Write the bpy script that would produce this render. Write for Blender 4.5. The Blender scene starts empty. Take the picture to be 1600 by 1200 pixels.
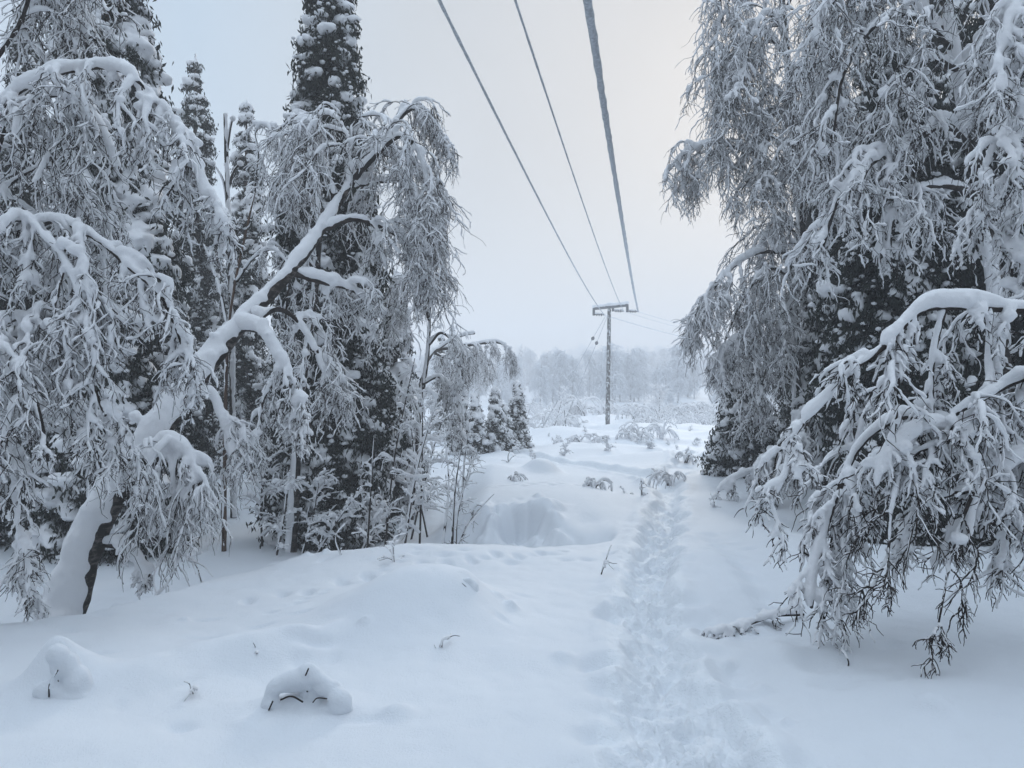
import bpy, bmesh, math
import numpy as np

# ---------------------------------------------------------------- basics
C = bpy.context.scene.collection
F, CZ, HZ = 1200.0, 1.6, 600.0            # focal length in photo pixels, eye height, horizon row
rng = np.random.default_rng(11)

def P(u, v, D):
    return np.array([(u - 800.0) / F * D, D, CZ + (HZ - v) / F * D])

def nrm(a):
    return a / (np.linalg.norm(a, axis=-1, keepdims=True) + 1e-9)

def hash3(i, j, k, seed):
    h = (i.astype(np.uint32) * np.uint32(374761393) + j.astype(np.uint32) * np.uint32(668265263)
         + k.astype(np.uint32) * np.uint32(2147483647) + np.uint32((seed * 974634777) & 0xffffffff))
    h = (h ^ (h >> np.uint32(13))) * np.uint32(1274126177)
    h = (h ^ (h >> np.uint32(15))) * np.uint32(2246822519)
    h = h ^ (h >> np.uint32(16))
    return h.astype(np.float64) / 4294967295.0

def noise3(p, seed=0):
    """value noise, -1..1"""
    q = np.floor(p); f = p - q; q = q.astype(np.int64)
    f = f * f * (3 - 2 * f)
    r = 0
    for a in (0, 1):
        for b in (0, 1):
            for c in (0, 1):
                w = (f[..., 0] if a else 1 - f[..., 0]) * (f[..., 1] if b else 1 - f[..., 1]) * (f[..., 2] if c else 1 - f[..., 2])
                r = r + w * hash3(q[..., 0] + a, q[..., 1] + b, q[..., 2] + c, seed)
    return r * 2 - 1

def noise2(x, y, seed=0):
    qx, qy = np.floor(x), np.floor(y); fx, fy = x - qx, y - qy
    fx = fx * fx * fx * (fx * (fx * 6 - 15) + 10); fy = fy * fy * fy * (fy * (fy * 6 - 15) + 10)
    qx = qx.astype(np.int64); qy = qy.astype(np.int64); z = np.zeros_like(qx)
    r = 0
    for a in (0, 1):
        for b in (0, 1):
            r = r + (fx if a else 1 - fx) * (fy if b else 1 - fy) * hash3(qx + a, qy + b, z, seed)
    return r * 2 - 1

def sstep(a, b, x):
    t = np.clip((x - a) / (b - a), 0, 1)
    return t * t * (3 - 2 * t)

# ---------------------------------------------------------------- mesh building
class MB:
    """collects shapes; build() links them as ONE mesh object"""
    def __init__(s):
        s.v = []; s.q = []; s.t = []; s.n = 0
    def add(s, v, q=None, t=None):
        v = np.asarray(v, float).reshape(-1, 3)
        if q is not None and len(q): s.q.append(np.asarray(q) + s.n)
        if t is not None and len(t): s.t.append(np.asarray(t) + s.n)
        s.v.append(v); s.n += len(v)
    def arrays(s):
        v = np.concatenate(s.v) if s.v else np.zeros((0, 3))
        q = np.concatenate(s.q) if s.q else np.zeros((0, 4), int)
        t = np.concatenate(s.t) if s.t else np.zeros((0, 3), int)
        return v, q, t
    def merge(s, o):
        if o.n: s.add(*o.arrays())
    def mesh(s, name, smooth=True):
        v, q, t = s.arrays()
        m = bpy.data.meshes.new(name)
        m.vertices.add(len(v)); m.vertices.foreach_set('co', v.astype(np.float32).ravel())
        nl = len(q) * 4 + len(t) * 3
        m.loops.add(nl); m.polygons.add(len(q) + len(t))
        m.loops.foreach_set('vertex_index', np.concatenate([q.ravel(), t.ravel()]).astype(np.int32))
        st = np.concatenate([np.arange(len(q)) * 4, len(q) * 4 + np.arange(len(t)) * 3]).astype(np.int32)
        m.polygons.foreach_set('loop_start', st)
        m.polygons.foreach_set('use_smooth', np.full(len(q) + len(t), smooth))
        m.update(calc_edges=True)
        return m
    def build(s, name, mat, parent=None, smooth=True):
        m = s.mesh(name, smooth); m.materials.append(mat)
        o = bpy.data.objects.new(name, m); C.objects.link(o)
        if parent is not None:
            o.parent = parent
            # geometry is in world coordinates: undo the chain of parents
            loc = np.zeros(3); p = parent
            while p is not None: loc += np.array(p.location); p = p.parent
            m.vertices.foreach_set('co', (s.arrays()[0] - loc).astype(np.float32).ravel()); m.update()
        return o

def thing(name, loc, label, cat, group=None):
    o = bpy.data.objects.new(name, None); C.objects.link(o); o.location = [float(a) for a in loc]
    o.empty_display_size = 0.2
    o['label'] = label; o['category'] = cat
    if group: o['group'] = group
    return o

def tag(o, label, cat, group=None):
    o['label'] = label; o['category'] = cat
    if group: o['group'] = group
    return o

def tubes(mb, ch, rad, sides=6, cap=False, squash=1.0, rough=0.0):
    """ch (N,P,3), rad (N,P): N tubes at once"""
    ch = np.asarray(ch, float); rad = np.asarray(rad, float)
    if ch.ndim == 2: ch = ch[None]; rad = rad[None]
    N, K, _ = ch.shape
    if N == 0: return
    t = np.gradient(ch, axis=1); t = nrm(t)
    d = nrm(ch[:, -1] - ch[:, 0] + 1e-6)
    up = np.tile(np.array([0, 0, 1.0]), (N, 1))
    ref = np.cross(d, up)
    weak = np.linalg.norm(ref, axis=1) < 0.25
    ref[weak] = np.cross(d[weak], nrm(rng.normal(size=(weak.sum(), 3)) * [1, 1, .2]))
    ref = nrm(ref)[:, None, :]
    n1 = nrm(ref - (ref * t).sum(-1, keepdims=True) * t)
    n2 = np.cross(t, n1)
    a = np.arange(sides) / sides * 2 * math.pi
    ca, sa = np.cos(a), np.sin(a)
    rr = rad[:, :, None] * np.ones(sides)
    if rough: rr = rr * (1 + rough * rng.uniform(-1, 1, rr.shape))
    v = ch[:, :, None, :] + rr[..., None] * (ca[:, None] * n1[:, :, None, :] + squash * sa[:, None] * n2[:, :, None, :])
    base = (np.arange(N) * K * sides)[:, None, None]
    i = np.arange(K - 1)[None, :, None] * sides; j = np.arange(sides)[None, None, :]; j2 = (np.arange(sides) + 1) % sides
    q = np.stack([base + i + j, base + i + j2, base + i + sides + j2, base + i + sides + j], -1).reshape(-1, 4)
    V = v.reshape(-1, 3); T = None
    if cap:
        e0 = ch[:, 0] - t[:, 0] * rad[:, :1] * .5; e1 = ch[:, -1] + t[:, -1] * rad[:, -1:] * .5
        n0 = N * K * sides
        V = np.concatenate([V, e0, e1])
        b = (np.arange(N) * K * sides)[:, None]; jj = np.arange(sides)[None]; jn = j2[None]
        s0 = (n0 + np.arange(N))[:, None] + 0 * jj; s1 = (n0 + N + np.arange(N))[:, None] + 0 * jj
        T = np.concatenate([np.stack([s0, b + jn, b + jj], -1).reshape(-1, 3),
                            np.stack([s1, b + (K - 1) * sides + jj, b + (K - 1) * sides + jn], -1).reshape(-1, 3)])
    mb.add(V, q, T)

def _ico(sub):
    bm = bmesh.new(); bmesh.ops.create_icosphere(bm, subdivisions=sub, radius=1)
    v = np.array([x.co[:] for x in bm.verts]); f = np.array([[l.index for l in p.verts] for p in bm.faces]); bm.free()
    return v, f
ICO = {1: _ico(1), 2: _ico(2), 3: _ico(3)}

def blobs(mb, c, r, sub=2, lump=0.25, freq=2.2):
    """c (N,3) centres, r (N,3) radii; lumpy ellipsoids"""
    c = np.asarray(c, float); r = np.asarray(r, float)
    if len(c) == 0: return
    v, f = ICO[sub]; N = len(c)
    off = rng.uniform(0, 100, (N, 1, 3))
    k = 1 + lump * noise3(v[None] * freq + off, 5)
    V = c[:, None] + v[None] * r[:, None] * k[..., None]
    T = (f[None] + (np.arange(N) * len(v))[:, None, None]).reshape(-1, 3)
    mb.add(V, None, T)

def box(mb, c, ax, ay, az):
    """box with centre c and half-axis vectors"""
    c, ax, ay, az = [np.asarray(a, float) for a in (c, ax, ay, az)]
    v = [c + i * ax + j * ay + k * az for i in (-1, 1) for j in (-1, 1) for k in (-1, 1)]
    mb.add(v, [(0, 1, 3, 2), (4, 6, 7, 5), (0, 4, 5, 1), (2, 3, 7, 6), (0, 2, 6, 4), (1, 5, 7, 3)])

def remesh(mb, voxel, smooth=2, amp=0.0, freq=8.0):
    """fuses closed shapes into one skin"""
    if mb.n == 0: return mb
    m = mb.mesh('snow_tmp'); o = bpy.data.objects.new('snow_tmp', m); C.objects.link(o)
    md = o.modifiers.new('r', 'REMESH'); md.mode = 'VOXEL'; md.voxel_size = voxel
    if smooth:
        sm = o.modifiers.new('s', 'SMOOTH'); sm.factor = 0.5; sm.iterations = smooth
    dg = bpy.context.evaluated_depsgraph_get(); ev = o.evaluated_get(dg); em = ev.to_mesh()
    nv, nl, npo = len(em.vertices), len(em.loops), len(em.polygons)
    v = np.empty(nv * 3, np.float32); em.vertices.foreach_get('co', v); v = v.reshape(-1, 3).astype(float)
    li = np.empty(nl, np.int32); em.loops.foreach_get('vertex_index', li)
    lt = np.empty(npo, np.int32); em.polygons.foreach_get('loop_total', lt)
    ls = np.empty(npo, np.int32); em.polygons.foreach_get('loop_start', ls)
    if amp:
        nn = np.empty(nv * 3, np.float32); em.vertices.foreach_get('normal', nn); nn = nn.reshape(-1, 3)
        v = v + nn * (amp * (noise3(v * freq, 3) * .65 + .35 * noise3(v * freq * 2.3, 4)))[:, None]
    q = ls[lt == 4][:, None] + np.arange(4); t = ls[lt == 3][:, None] + np.arange(3)
    out = MB(); out.add(v, li[q], li[t])
    ev.to_mesh_clear(); bpy.data.objects.remove(o); bpy.data.meshes.remove(m)
    return out

# ---------------------------------------------------------------- materials
def mat(name, col, rough=0.8, spec=0.3):
    m = bpy.data.materials.new(name); m.use_nodes = True
    b = m.node_tree.nodes['Principled BSDF']
    b.inputs['Base Color'].default_value = (*col, 1); b.inputs['Roughness'].default_value = rough
    b.inputs['Specular IOR Level'].default_value = spec
    return m, m.node_tree.nodes, m.node_tree.links, b

def noise_node(n, l, scale, detail=4, vec=None, rough=.55):
    t = n.new('ShaderNodeTexNoise'); t.inputs['Scale'].default_value = scale; t.inputs['Detail'].default_value = detail
    t.inputs['Roughness'].default_value = rough
    if vec is not None: l.new(vec, t.inputs['Vector'])
    return t

def snow_mat(name, bumps, col=(0.86, 0.89, 0.93), dist=0.02):
    m, n, l, b = mat(name, col, 0.62, 0.25)
    geo = n.new('ShaderNodeNewGeometry')
    prev = None
    for sc, st in bumps:
        t = noise_node(n, l, sc, 5, geo.outputs['Position'])
        bp = n.new('ShaderNodeBump'); bp.inputs['Strength'].default_value = st; bp.inputs['Distance'].default_value = dist
        l.new(t.outputs['Fac'], bp.inputs['Height'])
        if prev: l.new(prev.outputs['Normal'], bp.inputs['Normal'])
        prev = bp
    l.new(prev.outputs['Normal'], b.inputs['Normal'])
    t = noise_node(n, l, 0.9, 3, geo.outputs['Position'])
    rp = n.new('ShaderNodeValToRGB')
    rp.color_ramp.elements[0].color = (col[0] * .95, col[1] * .955, col[2] * .965, 1); rp.color_ramp.elements[0].position = .3
    rp.color_ramp.elements[1].color = (*col, 1); rp.color_ramp.elements[1].position = .7
    l.new(t.outputs['Fac'], rp.inputs['Fac']); l.new(rp.outputs['Color'], b.inputs['Base Color'])
    return m

M = {}
M['ground'] = snow_mat('packed_snow', [(14, .3), (70, .35), (240, .5)], (.82, .85, .89), dist=.012)
M['trail'] = snow_mat('trodden_snow', [(9, .3), (30, .6), (90, .4)], (.84, .87, .905), dist=.02)
M['snow'] = snow_mat('tree_snow', [(22, .35), (80, .3)], (.86, .86, .875), dist=.015)

def two_tone(name, c0, c1, scale, lo=.4, hi=.6, stretch=(1, 1, 1), rough=.9, bump=.4):
    m, n, l, b = mat(name, c0, rough, .2)
    tc = n.new('ShaderNodeTexCoord'); mp = n.new('ShaderNodeMapping'); mp.inputs['Scale'].default_value = stretch
    l.new(tc.outputs['Object'], mp.inputs['Vector'])
    t = noise_node(n, l, scale, 6, mp.outputs['Vector'], .65)
    rp = n.new('ShaderNodeValToRGB'); e = rp.color_ramp.elements
    e[0].position = lo; e[0].color = (*c0, 1); e[1].position = hi; e[1].color = (*c1, 1)
    l.new(t.outputs['Fac'], rp.inputs['Fac']); l.new(rp.outputs['Color'], b.inputs['Base Color'])
    bp = n.new('ShaderNodeBump'); bp.inputs['Strength'].default_value = bump; bp.inputs['Distance'].default_value = .02
    l.new(t.outputs['Fac'], bp.inputs['Height']); l.new(bp.outputs['Normal'], b.inputs['Normal'])
    return m
M['twig'] = two_tone('dark_twig_bark', (.014, .011, .010), (.04, .03, .026), 12)
M['bark'] = two_tone('birch_bark', (.018, .014, .012), (.20, .175, .16), 11, .5, .74, (1, 1, 2.2))
M['redbark'] = two_tone('brown_bark', (.05, .03, .022), (.13, .085, .06), 14, .35, .65, (1, 1, .4))
M['needle'] = two_tone('dark_needles', (.009, .012, .010), (.027, .033, .025), 5, .35, .7, bump=0)
M['frosthazebark'] = two_tone('frost_and_haze_paled_bark', (.34, .335, .34), (.62, .63, .65), 6)  # frost plus fog fade put into the colour, lowers contrast of far trunks
M['frosthazeneedle'] = two_tone('frost_and_haze_paled_needles', (.22, .23, .24), (.46, .475, .49), 5, bump=0)  # rimed needles, paled further so far spruces dissolve as in thicker haze
M['pole'] = two_tone('rimed_pole_wood', (.07, .066, .062), (.70, .72, .75), 11, .525, .575, (1, 1, .55), bump=.5)
M['steel'] = two_tone('weathered_steel', (.08, .085, .09), (.16, .165, .17), 20)
M['wire'] = two_tone('rimed_wire', (.33, .35, .38), (.62, .65, .69), 25, .35, .65)
M['rime'] = snow_mat('rime_frost', [(40, .4)], (.80, .83, .87))
M['stake'] = two_tone('frosted_guard', (.30, .30, .30), (.7, .72, .75), 10)

# ---------------------------------------------------------------- ground
TRAIL = np.array([(.45, -6), (.62, 1), (.76, 3.2), (.80, 4.1), (.88, 4.9), (1.02, 5.8), (1.3, 7.1), (1.75, 8.9), (2.2, 10.8), (2.6, 13.4), (2.15, 16), (.9, 19), (-.2, 22.5), (-.8, 27)])
FORK = np.array([(2.6, 13.4), (3.3, 15.5), (4.2, 18), (4.6, 22), (5.2, 28), (5.6, 40)])

def poly_dist(x, y, pl):
    best = np.full(x.shape, 1e9); arc = np.zeros(x.shape); sgn = np.zeros(x.shape); s0 = 0
    for a, b in zip(pl[:-1], pl[1:]):
        d = b - a; L = np.hypot(*d); d = d / L
        s = np.clip((x - a[0]) * d[0] + (y - a[1]) * d[1], 0, L)
        px, py = x - a[0] - s * d[0], y - a[1] - s * d[1]
        dist = np.hypot(px, py); m = dist < best
        best = np.where(m, dist, best); arc = np.where(m, s0 + s, arc); sgn = np.where(m, np.sign(d[0] * py - d[1] * px), sgn)
        s0 += L
    return best, arc, sgn
def smooth_line(pl, n=10):
    pl = np.asarray(pl, float); q = np.concatenate([[2 * pl[0] - pl[1]], pl, [2 * pl[-1] - pl[-2]]]); out = []
    for i in range(1, len(q) - 2):
        t = np.linspace(0, 1, n, endpoint=False)[:, None]
        a, b, c, d = q[i - 1:i + 3]
        out.append(.5 * (2 * b + (c - a) * t + (2 * a - 5 * b + 4 * c - d) * t ** 2 + (3 * b - a - 3 * c + d) * t ** 3))
    return np.concatenate(out + [q[-2:-1]])
TR_S, FK_S = smooth_line(TRAIL, 4), smooth_line(FORK, 3)

def bump2(x, y, cx, cy, rx, ry, h, rot=0, p=1.0):
    c, s = math.cos(rot), math.sin(rot)
    dx, dy = x - cx, y - cy
    e = ((dx * c + dy * s) / rx) ** 2 + ((-dx * s + dy * c) / ry) ** 2
    return h * np.exp(-e ** p)

WELLS = []   # hollows round trunks, filled in below
def height(x, y, detail=True):
    z = np.interp(y, [-60, 3, 8, 12, 20, 30, 50, 90, 150, 220, 300, 470], [.1, 0, -.1, -.15, -.3, -.65, -1.32, -1.2, -.3, 2.2, 5, 14])
    z = z + .07 * noise2(x / 2.3, y / 2.3, 1) * sstep(1, 6, y) + .05 * noise2(x / .9, y / 1.1, 2) * sstep(6, 12, y) * .8
    far = sstep(14, 30, np.abs(y) + .5 * np.abs(x))
    z = z + far * (.35 * noise2(x / 9, y / 9, 3) + .20 * noise2(x / 2.6, y / 2.6, 4) + .13 * np.clip(noise2(x / 1.1, y / 1.1, 7), -.2, 1))
    # bank edge in front of the hollow
    yc = np.interp(x, [-9, -5, -3.4, -2.5, -1.55, -.95, -.35, .45, 1.05, 1.35, 1.7], [3.4, 4.5, 5.15, 6.5, 7.65, 8.1, 8.0, 7.9, 8.1, 9.2, 11])
    yc = yc + .14 * noise2(x * 1.3, y * 0 + 3.3, 9)
    left = sstep(-.3, -1.2, x)
    dleft = .5 * sstep(0, 1.5, y - yc) * (1 - .9 * sstep(13, 18, y))
    yy = y + .5 * noise2(x * 1.5, y * 0, 12) + .28 * noise2(x * 3.4, y * 1.5, 13) - .25 * sstep(.2, -.4, x)
    dmid = .54 * sstep(-.03, .40, y - yc) * (1 - sstep(8.6, 9.9, yy) ** .8) * sstep(1.25, .35, x + .25 * noise2(x * 0, y * 2, 15))
    crag = sstep(8.5, 8.9, y) * sstep(10.0, 9.2, y) * sstep(.75, .1, x) * sstep(-.6, -.3, x)
    z = z + crag * (.16 * noise2(x * 4.2, y * 3.2, 41) + .07 * noise2(x * 9, y * 8, 42))
    z = z - left * dleft - (1 - left) * dmid
    lump = 0 * z
    for k in range(40):     # broken lumps of the bank
        r1, r2, r3, r4 = [float(hash3(np.array(k), np.array(j), np.array(2), 99)) for j in (1, 2, 3, 4)]
        lump = np.maximum(lump, bump2(x, y, -.5 + 1.05 * r1 ** 1.3, 8.75 + 1.0 * r2, .10 + .13 * r3, .10 + .12 * r4, .06 + .11 * r4, r1 * 7, 1.6))
    z = z + lump
    # far mounds beyond the hollow
    z = z + bump2(x, y, .55, 11.0, 1.5, 1.6, .24, 0, 1.3) + bump2(x, y, -.75, 10.4, .7, 1.0, .12)
    z = z + bump2(x, y, -.5, 15.2, 1.1, 1.5, .24, 0, 1.0) + bump2(x, y, .58, 15.0, .33, .5, .24, 0, 1.5) + bump2(x, y, -1.8, 14.6, 1.1, 1.2, .2)
    z = z + bump2(x, y, 2.6, 22, 2.2, 1.6, .3) + bump2(x, y, 3.6, 19, 1.2, 1.0, .2) + bump2(x, y, 1.2, 25, 2.5, 1.5, .3)
    # foreground mounds
    z = z + bump2(x, y, -.72, 5.35, .52, .55, .36, .1, 1.0) + bump2(x, y, -.33, 5.5, .26, .36, .10)
    z = z + bump2(x, y, -1.35, 7.1, .75, .5, .12) + bump2(x, y, -.4, 7.3, .8, .45, .09)
    z = z + bump2(x, y, -1.62, 4.55, .46, .20, .17, .45) + bump2(x, y, -2.0, 4.15, .38, .28, .10, .3)
    z = z + bump2(x, y, -2.42, 4.15, .24, .18, .2) + bump2(x, y, -2.45, 4.1, .1, .09, .1) + bump2(x, y, -1.32, 4.72, .16, .12, .05)
    z = z - bump2(x, y, -1.2, 4.66, .14, .06, .07, .3)
    z = z + bump2(x, y, -1.04, 3.88, .27, .12, .07)
    # the right side rises slightly
    z = z + .13 * sstep(1.3, 3.2, x) * sstep(1, 5, y) * sstep(18, 12, y) + bump2(x, y, 1.75, 6.6, .45, 1.2, .09, -.2) - bump2(x, y, 2.05, 6.3, .18, 1.8, .06, -.12) - bump2(x, y, 1.5, 4.6, .17, 1.5, .05, -.1)
    z = z + bump2(x, y, 1.75, 4.75, .5, .18, .06) + bump2(x, y, 2.2, 3.9, .8, .3, .06, -.4)
    for wx, wy, wr, wd in WELLS:
        z = z - bump2(x, y, wx, wy, wr, wr, wd)
    if not detail: return z
    for cx, cy, rx, ry, dd, ro in ((-2.68, 4.72, .22, .03, .022, .25), (-2.28, 4.56, .26, .028, .028, .28), (-2.05, 5.1, .12, .03, .018, .2), (-1.75, 5.3, .1, .03, .018, .1),
                                   (-2.2, 5.5, .12, .03, .016, .1), (-1.65, 5.75, .12, .035, .016, .1), (-1.5, 5.45, .09, .04, .02, 0), (-1.2, 6.3, .16, .04, .02, .1)):
        z = z - bump2(x, y, cx, cy, rx, ry, dd, ro, 1.5)
    # animal tracks and old footprints
    for k in range(16):
        z = z - bump2(x, y, -.6 + .19 * k + .05 * math.sin(k * 5.1), 6.95 + .16 * math.sin(k * 1.7) + .03 * k, .075, .05, .035)
        z = z - bump2(x, y, -.55 + .14 * k, 11.2 + .2 * math.sin(k * 2.1) + .05 * k, .07, .09, .04)
        z = z - bump2(x, y, -1.75 + .06 * k + .04 * math.sin(k * 3.3), 5.6 + .1 * k, .05, .03, .02)
    # lines of hare and bird prints, fallen clumps and wind scours
    for k in range(120):
        r1, r2, r3, r4 = [float(hash3(np.array(k), np.array(j), np.array(9), 78)) for j in (1, 2, 3, 4)]
        cy = 3.6 + 9 * r1 ** 1.3; cx = (-.62 + 1.25 * r2) * cy
        if k < 70: z = z - bump2(x, y, cx, cy, .035 + .06 * r3, .03 + .05 * r4, .012 + .03 * r3 * r4, r1 * 9, 1.5)
        else: z = z + bump2(x, y, cx, cy, .03 + .05 * r3, .03 + .05 * r3, .02 + .03 * r4, 0, 1.2)
    for k in range(13):
        z = z - bump2(x, y, -2.05 + .21 * k, 5.95 + .12 * k + .08 * math.sin(k * 2.3), .05, .09, .045, .4, 1.4)
        z = z - bump2(x, y, 1.75 + .03 * k, 4.2 + .34 * k, .10, .13, .045, 0, 1.3)
    # trodden trail
    for pl, wd, dp in ((TR_S, .115, .105), (FK_S, .15, .09)):
        d, s, sg = poly_dist(x, y, pl)
        wob = .06 * noise2(s * 3.1, sg * 4, 21)
        w = wd + .05 * noise2(s * 1.3, s * 0, 22) + .16 * sstep(4.6, 3.0, y) * (pl is TR_S) + .12 * sstep(11, 16, y)
        fade = 1 - .5 * sstep(20, 30, y)
        trough = sstep(w + .13, w - .06, d + wob * 1.3)
        z = z - dp * fade * trough
        z = z + .04 * np.exp(-((d - w - .16) / .10) ** 2) * fade * (.6 + .7 * noise2(x * 4, y * 4, 23))
        near = sstep(14, 8, y)
        clump = np.abs(noise2(x * 9, y * 7, 24)) * .6 + .4 * np.abs(noise2(x * 19, y * 15, 25))
        broad = sstep(w + .38, w - .05, d)
        z = z + (clump - .35) * (.11 * trough + .03 * broad) * near
        # footprints, alternating
        step = .33; kk = np.floor(s / step); side = np.where(kk % 2 == 0, 1, -1)
        px = (s / step - kk - .5) * step; py = d * sg - side * .085 - .03 * hash3(kk.astype(int), kk.astype(int) * 0, kk.astype(int) * 0, 4)
        z = z - .055 * np.exp(-((px / .12) ** 2 + (py / .06) ** 2) ** 1.6) * fade * near
    # messy knee-deep plunges left and right of the trail near the camera
    for k in range(44):
        r1, r2, r3 = [float(hash3(np.array(k), np.array(j), np.array(3), 77)) for j in (1, 2, 3)]
        cy = 2.4 + 3.4 * r1; cx = np.interp(cy, TRAIL[:, 1], TRAIL[:, 0]) + (.25 + .35 * r2) * (1 if r3 > .35 else -.8) * (1.3 - .12 * cy)
        z = z - bump2(x, y, cx, cy, .06 + .04 * r2, .10 + .05 * r3, .03 + .025 * r1, r2 * 3, 1.4) + bump2(x, y, cx + .1, cy - .1, .05, .05, .012)
    z = z + (.018 * noise2(x * 2.1, y * 2.6, 30) + .008 * noise2(x * 5, y * 5, 31) + .004 * noise2(x * 11, y * 11, 32)) * sstep(12, 6, y)
    return z

def gz(x, y):
    return float(height(np.array([float(x)]), np.array([float(y)]), False)[0])

def build_ground():
    nx, ny = 1050, 1200
    def sp(lo, hi, c, a, n):
        return c + a * np.sinh(np.linspace(np.arcsinh((lo - c) / a), np.arcsinh((hi - c) / a), n))
    xs = sp(-330, 330, .3, 1.6, nx); ys = sp(-45, 465, 4.6, 2.0, ny)
    X, Y = np.meshgrid(xs, ys); x, y = X.ravel(), Y.ravel()
    z = height(x, y)
    V = np.stack([x, y, z], 1)
    i = np.arange(nx - 1)[None] + np.arange(ny - 1)[:, None] * nx
    Q = np.stack([i, i + 1, i + nx + 1, i + nx], -1).reshape(-1, 4)
    Zg = z.reshape(ny, nx)
    gx = np.gradient(Zg, xs, axis=1); gy = np.gradient(Zg, ys, axis=0)
    N = nrm(np.stack([-gx.ravel(), -gy.ravel(), np.ones(nx * ny)], 1))
    cx, cy = x[Q].mean(1), y[Q].mean(1)
    d1, _, _ = poly_dist(cx, cy, TR_S)
    w = .27 + .16 * sstep(4.6, 3.0, cy) + .12 * sstep(11, 16, cy)
    on = (d1 < w) & (cy > -5) & (cy < 24)
    for name, sel, m in (('ground', ~on, M['ground']), ('path', on, M['trail'])):
        q = Q[sel]; u, inv = np.unique(q, return_inverse=True)
        mb = MB(); mb.add(V[u], inv.reshape(-1, 4)); o = mb.build(name, m)
        o.data.normals_split_custom_set_from_vertices(N[u])
        o['kind'] = 'structure'
        o['label'] = {'ground': 'white snow covered ground with soft mounds and hollows', 'path': 'narrow trodden footpath trench in the snow'}[name]

# ---------------------------------------------------------------- growing wood and snow
def resample(pts, n):
    c = smooth_line(pts, 8); s = np.concatenate([[0], np.cumsum(np.linalg.norm(np.diff(c, axis=0), axis=1))])
    t = np.linspace(0, s[-1], n)
    return np.stack([np.interp(t, s, c[:, k]) for k in range(3)], 1), s[-1]

def grow(p0, d0, n, L, grav, wander):
    """N chains of n points, total length L (N,)"""
    N = len(p0); out = np.empty((N, n, 3)); out[:, 0] = p0; d = nrm(d0); st = (L / (n - 1))[:, None]
    for k in range(1, n):
        out[:, k] = out[:, k - 1] + d * st
        d = nrm(d + np.array([0, 0, -grav]) + wander * rng.normal(size=(N, 3)) * [1, 1, .7])
    return out

def along(ch, f):
    """point and tangent on each chain at fraction f (N,m) -> (N,m,3)"""
    N, K, _ = ch.shape; x = f * (K - 1); i = np.clip(np.floor(x).astype(int), 0, K - 2); w = (x - i)[..., None]
    r = np.arange(N)[:, None]
    a, b = ch[r, i], ch[r, i + 1]
    return a * (1 - w) + b * w, nrm(b - a)

WIND = nrm(np.array([-.35, -.12, .3]))
def snow_on(mb, ch, rs, rw, sides, cap, bare=.12, lump=.35, wind=WIND, ends=(.6, .5)):
    """snow lying on chains: above level wood, plastered on one side of hanging wood"""
    N, K, _ = ch.shape
    t = nrm(np.gradient(ch, axis=1)); hz = np.sqrt(np.clip(1 - t[..., 2] ** 2, 0, 1))
    lum = 1 + lump * rng.uniform(-1, 1, (N, K)); lum[:, 1:-1] = .5 * lum[:, 1:-1] + .25 * (lum[:, :-2] + lum[:, 2:]) if K > 6 else lum[:, 1:-1]
    r = rs * (.45 + .55 * hz) * lum * rng.uniform(.6, 1.3, (N, 1))
    gone = rng.random((N, K)) < bare
    r = np.where(gone, r * .3, r)
    r[:, 0] *= ends[0]; r[:, -1] *= ends[1]
    side = nrm(wind + .6 * rng.normal(size=(N, 1, 3)) * [1, 1, .3])
    off = np.array([0, 0, 1.0]) * (.72 * hz)[..., None] + side * (.85 * (1 - hz))[..., None]
    c = ch + off * (r + .3 * rw)[..., None]
    tubes(mb, c, r, sides, cap)
    return c, r

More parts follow.
